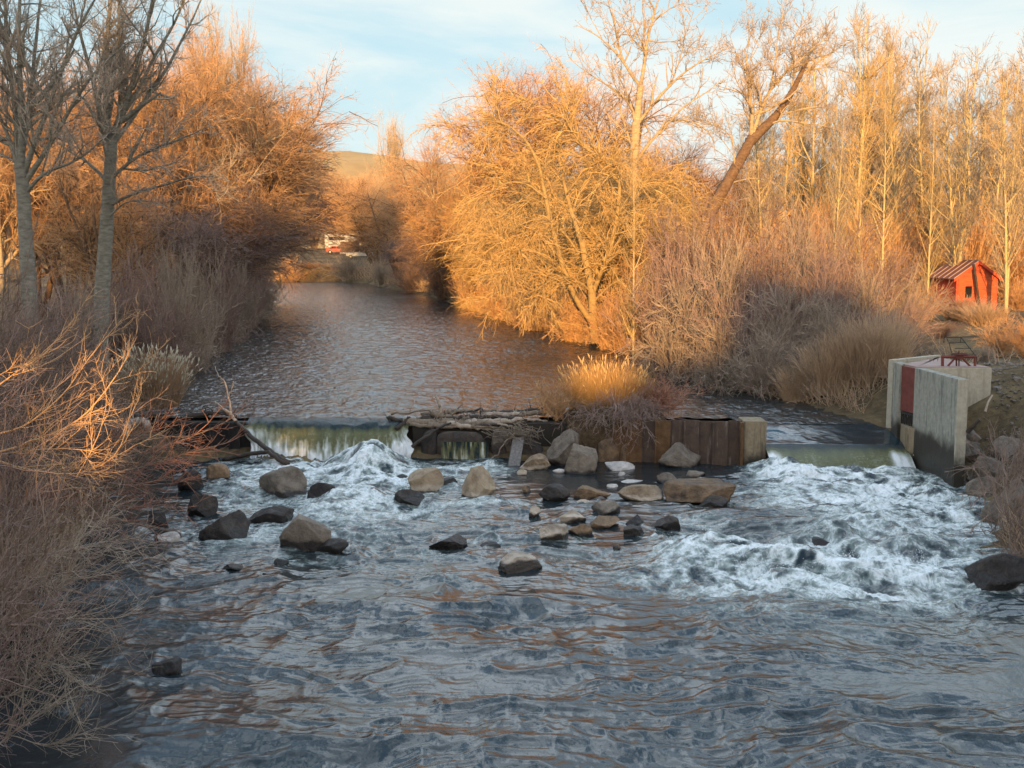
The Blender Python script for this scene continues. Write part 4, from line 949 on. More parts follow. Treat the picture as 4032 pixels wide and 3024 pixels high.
def shrub(name, label, group, seed, W, H, mats, n=(70, 500, 2600), tw=.006, arch=-.06, r0=.02, cat='shrub', side=None, lean=(0, 0), L3=.16):
    rng = np.random.default_rng(seed); m = n[0]; K = 9
    a = rng.uniform(0, 6.28, m); q = np.abs(rng.normal(0, .55, m)); D = np.stack([np.cos(a) * q + lean[0], np.sin(a) * q + lean[1], np.ones(m)], 1); D /= np.linalg.norm(D, axis=1, keepdims=True)
    P = np.empty((m, K, 3)); P[:, 0] = np.stack([rng.normal(0, W * .16, m), rng.normal(0, W * .16, m), np.full(m, -.1)], 1); ll = H * rng.uniform(.6, 1.15, m) / (K - 1)
    for k in range(1, K):
        D = D + rng.normal(size=(m, 3)) * .07; D[:, 2] += arch * k / 3; D /= np.linalg.norm(D, axis=1, keepdims=True); P[:, k] = P[:, k - 1] + D * ll[:, None]
    S = (P, r0 * rng.uniform(.6, 1.1, m)[:, None] * np.linspace(1, .3, K)[None])
    a1 = spawn(rng, S[0], S[1], n[1], (.15, 1), (.55, .25), (H * .34, .35), .35, 7, .12, (.03, .0), .6, r0, tw * 1.4, side=side)
    a2 = spawn(rng, a1[0], a1[1], n[2], (.1, 1), (.6, .25), (H * L3, .35), .3, 5, .17, (.03, .02), .65, r0, tw)
    fit([S, a1, a2], W, H)
    t = Plant(name, label, cat, (0, 0, 0), group)
    t.part('stems', mats[0], [S], (5,)); t.part('twigs', mats[1], [a1, a2], (4, 3)); return t.o
def grass(name, label, group, seed, W, D, H, mats, n=900, r=.006, lean=.25, heads=120, arch=-.05, cat='grass', kind=None):
    rng = np.random.default_rng(seed); K = 6; q = np.sqrt(rng.uniform(0, 1, n)); a = rng.uniform(0, 6.28, n)
    bx, by = q * np.cos(a) * W, q * np.sin(a) * D
    Dr = np.stack([bx / W * lean * 1.4 + rng.normal(0, lean * .6, n), by / D * lean * 1.4 + rng.normal(0, lean * .6, n), np.ones(n)], 1); Dr /= np.linalg.norm(Dr, axis=1, keepdims=True)
    P = np.empty((n, K, 3)); P[:, 0] = np.stack([bx * .8, by * .8, np.full(n, -.08)], 1); ll = H * rng.uniform(.5, 1.12, n) * (1 - .25 * q) / (K - 1)
    for k in range(1, K):
        Dr = Dr + rng.normal(size=(n, 3)) * .07; Dr[:, 2] += arch * k; Dr /= np.linalg.norm(Dr, axis=1, keepdims=True); P[:, k] = P[:, k - 1] + Dr * ll[:, None]
    S = (P, r * rng.uniform(.6, 1.2, n)[:, None] * np.linspace(1, .45, K)[None])
    t = Plant(name, label, cat, (0, 0, 0), group); t.part('stalks', mats[0], [S], (3,))
    if heads:
        h = rng.choice(n, heads, False); E = P[h, -1]; T = P[h, -1] - P[h, -2]; T /= np.linalg.norm(T, axis=1, keepdims=True)
        HP = np.stack([E, E + T * .07, E + T * .15 + rng.normal(size=E.shape) * .015], 1); sh_ = t.part('seed_heads', mats[1], [(HP, np.tile([.006, .02, .004], (heads, 1)) * (r / .006) ** .5)], (4,)); sh_['kind'] = 'stuff'
    return t.o

PI = math.pi
# willows of the left bank, their arching crowns over the river
WA = willow('willow_tree', None, None, 31, 5.5, 12.5, ('bark_pale', 'twig_orange'))
WB = willow('willow_tree', None, None, 32, 6, 11, ('bark_brown', 'twig_orange'), droop=1.5)
WC = willow('willow_tree', None, None, 33, 6.5, 12.5, ('bark_brown', 'twig_orange'), droop=1.0, n=(6, 70, 800, 4600, 9500))
WD = willow('willow_tree', None, None, 34, 3.4, 15, ('bark_pale', 'twig_pale'), droop=-.3, n=(4, 50, 500, 2400, 4200), spread=.2)
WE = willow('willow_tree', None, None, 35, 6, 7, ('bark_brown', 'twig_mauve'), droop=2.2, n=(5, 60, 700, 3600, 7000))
def atree(proto, u, y, vtop, width_px, label, rot, group):
    """width_px: half width of the crown in the photograph"""
    x = XU(u, y, 4); x = min(x, float(xl(y)) - 1.5) if group == GL else max(x, float(xr(y)) + 1.5); z = gz(x, y); zt = PY(u, vtop, y)[2]; b = [p for p in PB if p[0] is proto][0]
    put(proto, x, y, width_px / F * y / b[1], (zt - z) / b[2], rot, label, group)
PB = [(WA, 5.5, 12.5), (WB, 6, 11), (WC, 6.5, 12.5), (WD, 3.4, 15), (WE, 6, 7)]
GL, GR = 'bare trees along the left bank', 'bare trees along the right bank'
atree(WD, 1035, 74, 50, 150, 'tallest pale bare tree rising above the orange willows on the left bank', .4, GL)
atree(WC, 1000, 78, 310, 385, 'rounded orange willow at the river bend on the left, outermost crown over the water', 0, GL)
atree(WA, 800, 66, 140, 260, 'orange tree left of the tallest pale one', 1, GL)
atree(WB, 600, 60, 190, 280, 'orange sunlit tree seen just right of the near cottonwood trunk', 2, GL)
atree(WC, 260, 58, 260, 300, 'orange tree seen between the two near cottonwood trunks', 3.3, GL)
atree(WA, 0, 54, 240, 280, 'orange tree behind the multi stemmed cottonwood at the left edge', 4, GL)
atree(WB, 930, 92, 330, 280, 'orange tree far back behind the rounded willow', 5, GL)
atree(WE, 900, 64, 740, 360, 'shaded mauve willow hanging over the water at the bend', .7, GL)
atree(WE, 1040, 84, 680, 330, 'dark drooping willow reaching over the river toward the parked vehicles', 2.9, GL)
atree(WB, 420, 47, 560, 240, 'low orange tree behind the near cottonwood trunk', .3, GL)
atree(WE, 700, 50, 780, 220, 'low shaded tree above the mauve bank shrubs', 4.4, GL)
# right side, going away
atree(WD, 1540, 135, 455, 75, 'small lone pale tree leaning against the sky above the far bend', 2.2, GR)
atree(WC, 2080, 74, 265, 330, 'large domed russet willow behind the golden drooping one', 2.0, GR)
atree(WB, 2390, 79, 285, 260, 'russet willow crown right of the large dome', .9, GR)
atree(WA, 1780, 90, 520, 240, 'orange willow sloping down left of the large dome', 5.2, GR)
atree(WB, 1660, 108, 600, 210, 'orange willow lower on the bank toward the bend', 1.4, GR)
atree(WC, 1480, 150, 690, 200, 'far orange willow closing the river bend', 3.9, GR)
atree(WA, 1340, 205, 720, 190, 'far orange willow behind the parked vehicles', .8, GR)
atree(WB, 1560, 126, 700, 170, 'shaded willow at the inside of the bend', 4.7, GR)
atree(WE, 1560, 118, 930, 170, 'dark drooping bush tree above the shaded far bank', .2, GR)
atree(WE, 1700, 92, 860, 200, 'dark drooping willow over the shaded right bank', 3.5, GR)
atree(WB, 1980, 70, 800, 210, 'russet drooping willow left of the golden one', 5.6, GR)
atree(WC, 2640, 70, 560, 240, 'low golden tree behind the tall bare one', 5, GR)
atree(WB, 2860, 78, 640, 200, 'low tree behind the leaning trunk', 3, GR)
WF = willow('willow_tree', None, None, 36, 5, 8, ('bark_gold', 'twig_gold'), droop=1.8, n=(6, 70, 800, 4000, 7000), tw=.0095); PB.append((WF, 5, 8))
for (u, y, v, w_, lab, rot) in [(2340, 53.5, 600, 330, 'dense golden willow crown right behind the arching one', .5), (2560, 57, 690, 260, 'dense golden willow low between the arching one and the mauve thicket', 2.4), (2120, 59, 640, 280, 'golden willow hanging to the water left of the arching one', 4.1), (1960, 67, 620, 260, 'golden willow hanging to the water, second left of the arching one', 1.2), (1830, 78, 660, 230, 'orange gold willow at the waterline, third left of the arching one', 3.3), (1720, 93, 720, 200, 'orange gold willow where the shade of the bend begins', 5.4)]:
    atree(WF, u, y, v, w_, lab, rot, GR)
for (u, y, v, w_, pr) in [(1240, 195, 640, 150, WB), (1330, 202, 690, 140, WC), (1420, 198, 690, 140, WA), (1510, 206, 700, 140, WB), (1150, 190, 620, 150, WC)]:
    atree(pr, u, y, v, w_, 'far orange tree beyond the parked vehicles', u * .01, 'far trees beyond the bend')
for (u, y, v, w_, pr) in [(1010, 82, 340, 380, WB), (985, 76, 420, 370, WC), (860, 72, 230, 250, WA), (700, 68, 210, 260, WC), (480, 63, 250, 260, WA), (150, 60, 280, 280, WB), (930, 70, 520, 320, WB), (960, 88, 480, 340, WA)]:
    atree(pr, u, y, v, w_, 'orange bare tree filling the sunlit mass behind the left bank', u * .017, GL)
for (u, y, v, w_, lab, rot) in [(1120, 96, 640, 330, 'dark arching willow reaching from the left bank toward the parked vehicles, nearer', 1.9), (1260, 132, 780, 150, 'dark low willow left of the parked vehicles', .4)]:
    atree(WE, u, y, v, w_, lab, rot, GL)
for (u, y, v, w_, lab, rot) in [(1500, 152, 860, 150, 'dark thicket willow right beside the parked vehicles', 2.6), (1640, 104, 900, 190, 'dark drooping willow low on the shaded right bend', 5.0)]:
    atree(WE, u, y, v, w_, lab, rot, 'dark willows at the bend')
# slender grove
PS = [poplar('poplar_tree', None, None, 40 + k, 15, ('bark_yellow', 'twig_gold' if k % 2 == 0 else 'twig_grey'), 1 + (k % 2), n=(60, 360, 1150)) for k in range(5)]
rng = np.random.default_rng(5); GG = 'slender young trees of the golden grove'
GV = [(2930, 300), (3000, 260), (3060, 200), (3130, 240), (3190, 110), (3240, 190), (3300, 90), (3350, 60), (3400, 55), (3460, 150), (3480, 110), (3540, 90), (3585, 80), (3640, 160), (3670, 240), (3720, 300), (3765, 185), (3800, 300), (3830, 230), (3880, 260), (3920, 280), (3950, 170), (3985, 150), (4020, 130), (4060, 110), (4110, 120)]
for j, (u, v) in enumerate(GV):
    y = 66 + rng.uniform(-4, 22); x = XU(u, y, 2); H = PY(u, v, y)[2] - gz(x, y)
    put(PS[j % 5], x, y, H / 15 * rng.uniform(.8, 1.1), H / 15, rng.uniform(0, 6.28), 'slender upright young tree in the dense golden grove on the right', GG)
rng = np.random.default_rng(15)
for j in range(32):
    u = 2900 + j * 37 + rng.uniform(-12, 12); y = 84 + rng.uniform(-4, 26); x = XU(u, y, 2); H = PY(u, np.interp(u, [2900, 3100, 3350, 3650, 3750, 4100], [420, 250, 150, 260, 340, 200]) + rng.uniform(0, 160), y)[2] - gz(x, y)
    put(PS[(1, 3, 0, 1, 3)[j % 5]], x, y, H / 15 * rng.uniform(.8, 1.15), H / 15, rng.uniform(0, 6.28), 'slender upright young tree in the dense golden grove on the right', GG)
for (u, v, y, k, lab) in [(3470, 330, 58, 0, 'golden sapling with pale straight stem standing in front of the grove, midway to the shed'), (3960, 200, 57.5, 1, 'pair of pale sunlit stems right beside the red shed'), (3650, 420, 57, 2, 'thin pale stem just left of the red shed'), (3270, 420, 55, 3, 'forked golden sapling at the left of the grove'), (2495, 640, 44, 4, 'thin pale sapling standing before the golden willow'), (3370, 350, 60, 2, 'straight pale sapling in the front row of the grove, right of the forked one')]:
    x = XU(u, y, 2); H = PY(u, v, y)[2] - gz(x, y); put(PS[k], x, y, H / 15 * .8, H / 15, rng.uniform(0, 6), lab, 'saplings in front of the grove')

# ---- bank shrubs
SM = shrub('shrub', None, None, 51, 1.8, 3.2, ('twig_mauve', 'twig_mauve'), (55, 360, 1700), tw=.0075)
SG = shrub('shrub', None, None, 52, 1.8, 3.2, ('twig_grey', 'twig_grey'), (50, 320, 1500), tw=.0075)
SO = shrub('shrub', None, None, 53, 1.8, 3.0, ('twig_orange', 'twig_orange'), tw=.008)
SD = shrub('shrub', None, None, 54, 1.9, 2.4, ('twig_mauve', 'twig_grey'), tw=.007, arch=-.13)
SB = [(SM, 1.8, 3.2), (SG, 1.8, 3.2), (SO, 1.8, 3.0), (SD, 1.9, 2.4)]
rng = np.random.default_rng(6)
def ashrub(k, u, y, vtop, hw, label, group, z=None):
    pr, W, H = SB[k]; x = XU(u, y, 1.5); zb = gz(x, y) if z is None else z; zt = PY(u, vtop, y)[2]
    put(pr, x, y, hw / F * y / W, max(zt - zb, .5) * 1.18 / H, rng.uniform(0, 6.28), label, group, z=zb - .05)
GM = 'mauve bare shrubs of the big thicket on the right'; LM = 'bare shrubs lining the left bank'; LAB = 'bare mauve twigged shrub within the big thicket on the right bank'
for (k, u, y, v, hw) in [(0, 2720, 44, 830, 200), (0, 2920, 43, 850, 200), (1, 3100, 42, 870, 200), (0, 3280, 42, 900, 190), (0, 3430, 42, 980, 170), (1, 3560, 42, 1080, 150), (0, 2640, 40, 1010, 190), (1, 2830, 39, 960, 200), (0, 3020, 38.5, 980, 200), (0, 3220, 38, 1000, 200), (1, 3400, 38, 1080, 180), (0, 3540, 37.5, 1160, 150),
                        (3, 2700, 37.5, 1150, 200), (0, 2900, 36, 1110, 190), (3, 3080, 35, 1160, 200), (1, 3260, 34.5, 1180, 180), (0, 3420, 34, 1230, 160), (3, 3560, 33.5, 1300, 140), (3, 2830, 34.8, 1290, 170), (3, 3010, 33.3, 1330, 170), (3, 3190, 32.3, 1360, 150)]:
    ashrub(k, u, y, v, hw, LAB, GM)
LAB3 = 'golden brown brush growing between the stems of the grove'
for j in range(26):
    u = 2820 + j * 50; ashrub(2, u + rng.uniform(-20, 20), 64 + rng.uniform(0, 20), 880 + rng.uniform(-60, 90), 130, LAB3, 'brush under the golden grove')
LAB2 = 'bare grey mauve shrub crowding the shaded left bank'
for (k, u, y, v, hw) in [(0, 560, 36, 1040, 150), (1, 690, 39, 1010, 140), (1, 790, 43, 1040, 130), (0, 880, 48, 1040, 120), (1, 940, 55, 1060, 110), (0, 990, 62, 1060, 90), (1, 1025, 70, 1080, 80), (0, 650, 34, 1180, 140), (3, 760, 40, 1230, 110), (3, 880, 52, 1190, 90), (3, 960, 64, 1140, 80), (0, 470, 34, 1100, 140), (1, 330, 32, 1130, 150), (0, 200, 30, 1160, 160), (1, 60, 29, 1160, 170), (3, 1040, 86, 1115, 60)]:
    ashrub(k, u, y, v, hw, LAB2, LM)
for (k, u, y, v, hw, lab) in [(1, 1370, 148, 1010, 95, 'dark rounded bush on the far bank below the parked vehicles'), (1, 1300, 152, 1040, 60, 'small dark bush left of the rounded one on the far bank'), (2, 1220, 152, 1035, 70, 'sunlit orange bush at the far waterline, left'), (2, 1140, 150, 1020, 70, 'sunlit orange bush at the far waterline, beyond the drooping willow'), (1, 1500, 132, 1030, 75, 'dark bush on the far right bank beside the bend'), (0, 1620, 112, 1010, 85, 'dark bush along the shaded far right bank'), (0, 1740, 96, 1020, 90, 'mauve bush along the shaded right bank, midway to the bend'), (2, 1860, 82, 1040, 100, 'russet bush at the waterline left of the golden willow'), (2, 1990, 70, 1080, 110, 'russet bush at the foot of the golden willow, upstream side'), (2, 2270, 53, 1140, 130, 'orange bush at the foot of the golden willow, below its trunk'), (2, 2400, 49, 1190, 110, 'golden bush at the waterline right of the golden willow foot'), (2, 2060, 64, 1100, 110, 'orange waterline bush second upstream of the golden willow'), (2, 2130, 60, 1120, 110, 'orange bush at the foot of the golden willow, nearest the water'), (2, 2480, 46.5, 1150, 130, 'golden bush right of the golden willow trunk'), (2, 2560, 50, 1000, 160, 'russet bush behind the golden sapling'),
                              (2, 3930, 36, 1270, 110, 'orange twiggy bush lit by the sun right of the intake'), (2, 4050, 34, 1250, 120, 'orange bush at the right edge beyond the intake'), (1, 3870, 32, 1370, 60, 'grey tufted bush just behind the intake deck'), (2, 3620, 50, 1130, 110, 'orange bush left of the red shed'), (2, 4010, 60, 1120, 100, 'orange bush right of the red shed'), (0, 3700, 42, 1260, 90, 'low bush in front of the red shed, left')]:
    ashrub(k, u, y, v, hw, lab, 'bushes along the banks')

# ---- near left willow thicket with long whips reaching over the water
rng = np.random.default_rng(61)
def whips(label, y, lst, seed, n=(60, 420), tw=.0042, mats=('wood_twig', 'twig_red'), dyj=.6):
    rng = np.random.default_rng(seed)
    P, Rr = px_limbs([(p, a, b, rng.uniform(-dyj, dyj), rng.uniform(-dyj, dyj)) for p, a, b in lst], y, rng, 16, .012)
    t = Plant('willow_shrub', label, 'shrub', P[0, 0], 'near willow shrubs at lower left')
    a1 = spawn(rng, P, Rr, n[0], (.15, 1), (.5, .2), (.75, .35), .4, 7, .12, (.03, .05), .55, .012, tw * 1.3)
    a2 = spawn(rng, a1[0], a1[1], n[1], (.1, 1), (.6, .25), (.25, .4), .3, 5, .17, (.03, .03), .65, .007, tw)
    t.part('stems', mats[0], [(P, Rr)], (6,)); t.part('twigs', mats[1], [a1, a2], (4, 3)); return t
M['wood_twig'] = M['twig_grey']
whips('golden tipped willow whips arching up over the left thicket', 17, [([(-40, 1790), (120, 1745), (240, 1700), (340, 1640), (450, 1500), (540, 1330)], .022, .005), ([(-60, 1800), (100, 1850), (300, 1880), (480, 1800), (520, 1600), (550, 1450)], .018, .004), ([(-60, 1560), (60, 1470), (180, 1400), (260, 1290)], .016, .004), ([(-60, 1720), (100, 1690), (250, 1560), (360, 1400), (480, 1260)], .018, .004), ([(-50, 1500), (60, 1440), (150, 1420)], .012, .004), ([(-60, 1800), (140, 1770), (320, 1770), (470, 1800)], .014, .004), ([(300, 1880), (400, 1700), (430, 1560), (400, 1450)], .010, .003)], 62, (110, 700), mats=('twig_orange', 'twig_orange'))
whips('long pale willow branches stretching right toward the weir', 20.5, [([(-40, 2020), (150, 1960), (330, 1870), (520, 1790), (700, 1745), (860, 1680), (930, 1640)], .024, .004), ([(-40, 2040), (200, 1960), (420, 1880), (600, 1830), (780, 1780), (900, 1750)], .02, .004), ([(-60, 1900), (100, 1950), (320, 2010), (520, 2060), (640, 2080)], .018, .004), ([(200, 1930), (400, 1950), (560, 1900), (700, 1880), (760, 1900)], .013, .003), ([(-60, 2100), (150, 2060), (360, 1990), (560, 1990), (700, 2020)], .016, .004), ([(330, 1870), (420, 1780), (520, 1720), (640, 1690)], .012, .003)], 63, (170, 1050), tw=.0046, mats=('twig_grey', 'twig_red'))
whips('lower grey willow branches trailing over the calm left water', 14.5, [([(-40, 2330), (150, 2300), (350, 2280), (500, 2255), (580, 2200)], .02, .004), ([(-40, 2480), (150, 2440), (320, 2440), (480, 2440), (560, 2400)], .016, .004), ([(-40, 2660), (100, 2640), (230, 2600), (340, 2590), (410, 2570)], .014, .003), ([(-40, 2200), (200, 2180), (400, 2140), (500, 2160), (560, 2180)], .014, .003), ([(0, 2560), (200, 2360), (300, 2180), (330, 2060)], .013, .003), ([(-20, 2420), (150, 2220), (320, 2120), (430, 2030)], .013, .003)], 64, (130, 800), tw=.0034, mats=('twig_grey', 'twig_grey'))
whips('curling bare twigs at the bottom left corner', 12.2, [([(-40, 2960), (100, 2850), (220, 2780), (310, 2700), (345, 2720)], .012, .003), ([(-40, 2760), (60, 2730), (140, 2680), (200, 2560)], .011, .003), ([(-20, 3060), (120, 2960), (260, 2860), (340, 2760)], .012, .003), ([(0, 3000), (60, 2800), (120, 2650), (210, 2600), (280, 2680), (250, 2760)], .009, .003), ([(-30, 2880), (60, 2900), (180, 2930), (330, 2900)], .008, .003)], 65, (110, 620), tw=.0027, mats=('twig_grey', 'twig_grey'))
NS = [shrub('willow_shrub', None, None, 70 + k, 1.9, 3.1, ('twig_brown', 'twig_mauve' if k % 2 else 'twig_brown'), (34, 230, 1200), .005, -.11, .016, lean=(.25, -.05)) for k in range(3)]
for j, (x, y, s, h) in enumerate([(-9.6, 20.5, 1.15, 1.2), (-8.6, 18.0, 1.0, .95), (-7.6, 15.6, 1.0, .95), (-7.0, 13.4, .9, .85), (-6.5, 11.8, .75, .72), (-9.0, 23.0, 1.0, .85), (-10.6, 24.6, 1.1, 1.0), (-8.8, 15.2, 1.1, 1.1), (-10.2, 18.0, 1.1, 1.15), (-11.2, 21.8, 1.1, 1.2), (-12.0, 26.5, 1.1, 1.0)]):
    put(NS[j % 3], x, y, s, h, rng.uniform(-.5, .5), 'dense grey bare willow shrub in the shaded thicket at the lower left', 'dense thicket at the lower left')
# ---- right foreground twigs over the riprap
RS = shrub('shrub', None, None, 81, 1.5, 1.9, ('twig_brown', 'twig_brown'), (22, 130, 520), .0055, -.14, .012, lean=(-.2, -.1))
for (u, v, y, s, h, lab) in [(3960, 1800, 22.5, 1.0, .9, 'bare twiggy shrub over the bank boulders at the right edge, upper'), (3990, 1950, 20.8, .95, .75, 'bare twiggy shrub over the bank boulders at the right edge, lower'), (4040, 2150, 18.7, .9, .6, 'bare twigs hanging over the foaming water at the right edge'), (4075, 1640, 24, .9, .6, 'bare shrub at the top of the riprap at the right edge'), (3980, 2230, 18.2, .5, .35, 'low bare twigs growing on the big black rock')]:
    x = XU(u, y, 1); put(RS, x, y, s, h, rng.uniform(0, 6), lab, 'twigs on the right bank', z=max(gz(x, y), .0))
# ---- reeds and grasses
g1 = grass('dry_grass', 'tall golden dry grass clump glowing in the sun on the weir island', None, 91, 1.15, .65, 1.5, ('straw_gold', 'straw_gold'), 1900, .0062, .2, 200, -.02)
g1.location = (XU(2385, 28.9), 28.9, 1.25)
o = shrub('shrub', 'red twigged shrub on the right end of the weir island', None, 92, 1.05, .95, ('twig_red', 'twig_red'), (70, 420, 1500), .005, -.03, .008); o.location = (XU(2580, 28.8), 28.85, 1.2)
o = shrub('shrub', 'grey tangled twigs hanging down the front of the weir island', None, 93, 1.35, .8, ('twig_grey', 'twig_mauve'), (90, 560, 1900), .0048, -.30, .009); o.location = (XU(2440, 28.3), 28.15, 1.15)
o = shrub('shrub', 'russet twigs at the left end of the weir island', None, 94, .75, .95, ('twig_orange', 'twig_orange'), (50, 300, 1200), .005, -.05, .008); o.location = (XU(2190, 28.7), 28.8, 1.1)
o = grass('plume_grass', 'pale feathery plume grass on the left bank above the weir', None, 95, .85, .6, 1.65, ('straw', 'straw_pale'), 1300, .0062, .2, 400, -.03); o.location = (XU(600, 29.3), 29.3, 1.35)
RD = grass('reed_clump', None, None, 96, .9, .6, 1.9, ('straw', 'straw'), 1100, .0085, .2, 0, -.05)
RG = 'dry reeds at the right waterline'
for (u, y, s, h, lab) in [(3480, 31.2, .8, 1.1, 'dry reed clump beside the intake post'), (3380, 31.4, .9, 1.15, 'tallest dry reed clump left of the intake'), (3270, 31.7, .9, .95, 'third dry reed clump left of the intake'), (3150, 32.2, .7, .7, 'dry reed clump ending the bed on the left'), (2700, 40.5, .9, .8, 'pale dry reeds at the waterline behind the island grass'), (2580, 43.5, .8, .7, 'dry reeds left of the pale waterline reeds'), (3800, 50, 1.2, .75, 'golden dry weeds in front of the red shed'), (3870, 47, 1.1, .6, 'golden dry weeds nearer than those at the shed wall')]:
    x = XU(u, y, 1.3); put(RD, x, y, s, h, rng.uniform(0, 6), lab, RG)
# grass and litter along both banks: uncountable
rng = np.random.default_rng(77); n = 26000
yy = np.concatenate([rng.uniform(9, 34, n // 2), rng.uniform(34, 150, n // 2)]); sdR = rng.uniform(size=n) < .5; d = rng.exponential(1.5, n) + .1 + .004 * yy
xx = np.where(sdR, xr(yy) + d, xl(yy) - d); ok = ~((xx > 9.6) & (xx < 14.5) & (yy > 18) & (yy < 30.2)); xx, yy = xx[ok], yy[ok]; n = len(xx)
K = 4; P = np.empty((n, K, 3)); P[:, 0] = np.stack([xx, yy, ground_z(xx, yy) - .04], 1); Dr = rng.normal(size=(n, 3)) * .45 + [0, 0, 1]; hgt = rng.uniform(.15, .75, n) * (1 + yy / 90)
for k in range(1, K):
    Dr = Dr + rng.normal(size=(n, 3)) * .2; Dr[:, 2] -= .12; Dr /= np.linalg.norm(Dr, axis=1, keepdims=True); P[:, k] = P[:, k - 1] + Dr * (hgt / 3)[:, None]
V, Fq = tubes(P, np.tile([.006, .005, .004, .002], (n, 1)) * (1 + yy / 60)[:, None], 3)
tag(mesh_np('grass', V, Fq, M['straw']), 'dry matted grass along both river banks', 'grass', kind='stuff')
rng = np.random.default_rng(79); n = 9000
yy = rng.uniform(41, 86, n); xx = xr(yy) + rng.exponential(.8, n) - .25; K = 4; P = np.empty((n, K, 3)); P[:, 0] = np.stack([xx, yy, ground_z(xx, yy) - .04], 1); Dr = rng.normal(size=(n, 3)) * .4 + [-.25, -.1, 1]; hgt = rng.uniform(.4, 1.35, n)
for k in range(1, K):
    Dr = Dr + rng.normal(size=(n, 3)) * .2; Dr[:, 2] -= .16; Dr /= np.linalg.norm(Dr, axis=1, keepdims=True); P[:, k] = P[:, k - 1] + Dr * (hgt / 3)[:, None]
V, Fq = tubes(P, np.tile([.012, .011, .009, .004], (n, 1)), 3)
tag(mesh_np('grass', V, Fq, M['straw_gold']), 'golden grass fringe along the sunlit right waterline', 'grass', kind='stuff')
# gravel of the right bank
rng = np.random.default_rng(78); mb = MB(); 
Vb, Tb = blob(5, 6, 1)
for _ in range(3200):
    x, y = rng.uniform(9.8, 15.5), rng.uniform(18, 33); s = rng.uniform(.02, .07) * (1 + 2 * (rng.uniform() < .04)); z = gz(x, y)
    if x < xr(y) + .1 or (y > 26.9 and x < 12.3): continue
    a = rng.uniform(0, 6.28); ca, sa = math.cos(a), math.sin(a); W_ = Vb * [s, s * .8, s * .6]; mb.add(np.stack([W_[:, 0] * ca - W_[:, 1] * sa + x, W_[:, 0] * sa + W_[:, 1] * ca + y, W_[:, 2] + z], 1), None, Tb)
tag(mb.obj('gravel', M['riprap']), 'loose gravel and cobbles on the right bank slope', 'gravel', kind='stuff')

# ------------------------------------------------------------------ red shed
ys_ = 60.0; xa, xb = XU(3764, ys_, 3), XU(3926, ys_, 3); zg = PY(3840, 1236, ys_)[2]; ze = PY(3764, 1090, ys_)[2]; za = PY(3864, 1030, ys_)[2]; xm = (xa + xb) / 2; dp = 3.4
sh = thing('shed', 'small red shed with brown metal roof and one dark window', 'shed', (xm, ys_ + dp / 2, zg))
ob(MB().extrude([(xa, zg - .4), (xb, zg - .4), (xb, ze), (xm, za - .06), (xa, ze)], 'y', ys_, ys_ + dp), 'wall', 'redpaint', sh)
bd = MB(); nb = 11
for k in range(nb):
    z0 = zg + (ze - zg + .45) * k / nb; z1 = zg + (ze - zg + .45) * (k + 1) / nb - .012; cut = 0 if z1 < ze else (z1 - ze) / (za - ze) * (xb - xa) / 2
    x0_, x1_ = xa + .1 + cut, xb - .1 - cut
    wx0, wx1, wz0, wz1 = XU(3799, ys_, 3), XU(3825, ys_, 3), PY(3812, 1172, ys_)[2], PY(3812, 1127, ys_)[2]
    if z1 < wz0 or z0 > wz1: bd.box(x0_, x1_, ys_ - .03, ys_ - .002, z0, z1)
    else: bd.box(x0_, wx0, ys_ - .03, ys_ - .002, z0, z1); bd.box(wx1, x1_, ys_ - .03, ys_ - .002, z0, z1)
ob(bd, 'front_boards', 'boards', sh)
wn = ob(MB().box(wx0, wx1, ys_ - .012, ys_ - .003, wz0, wz1), 'window', 'glassdark', sh)
wf = MB().box(wx0 - .04, wx1 + .04, ys_ - .045, ys_ - .031, wz1, wz1 + .06).box(wx0 - .04, wx1 + .04, ys_ - .045, ys_ - .031, wz0 - .05, wz0)
o = ob(wf, 'window_frame', 'redpaint', sh); o.parent = wn
rf = MB(); ov = .22; sl = (za - ze) / (xm - xa)
for s_ in (-1, 1):
    e = xm + s_ * (xm - xa + ov); ez = za - sl * (xm - xa + ov)
    rf.add([(xm, ys_ - .2, za), (e, ys_ - .2, ez), (e, ys_ + dp + .2, ez), (xm, ys_ + dp + .2, za), (xm, ys_ - .2, za + .05), (e, ys_ - .2, ez + .05), (e, ys_ + dp + .2, ez + .05), (xm, ys_ + dp + .2, za + .05)], [(0, 1, 2, 3), (4, 7, 6, 5), (0, 4, 5, 1), (1, 5, 6, 2), (2, 6, 7, 3)])
rf = ob(rf, 'roof', 'roof', sh)
sm = MB()
for yv in np.linspace(ys_ - .18, ys_ + dp + .15, 6):
    sm.tube([(xm, yv, za + .07), (xm - (xm - xa + ov), yv, za - sl * (xm - xa + ov) + .07)], .022, 4)
sm.tube([(xm, ys_ - .2, za + .07), (xm, ys_ + dp + .2, za + .07)], .03, 4)
o = ob(sm, 'roof_seam', 'seam', sh); o.parent = rf
fc = MB()
for s_ in (-1, 1):
    fc.add([(xm, ys_ - .215, za - .12), (xm + s_ * (xm - xa + ov), ys_ - .215, za - sl * (xm - xa + ov) - .12), (xm + s_ * (xm - xa + ov), ys_ - .215, za - sl * (xm - xa + ov) + .045), (xm, ys_ - .215, za + .045)] + [(a_, ys_ - .2005, c_) for a_, c_ in ((xm, za - .12), (xm + s_ * (xm - xa + ov), za - sl * (xm - xa + ov) - .12), (xm + s_ * (xm - xa + ov), za - sl * (xm - xa + ov) + .045), (xm, za + .045))], [(0, 1, 2, 3), (4, 7, 6, 5), (0, 4, 5, 1), (2, 6, 7, 3), (1, 5, 6, 2)])
ob(fc, 'fascia', 'redpaint', sh)
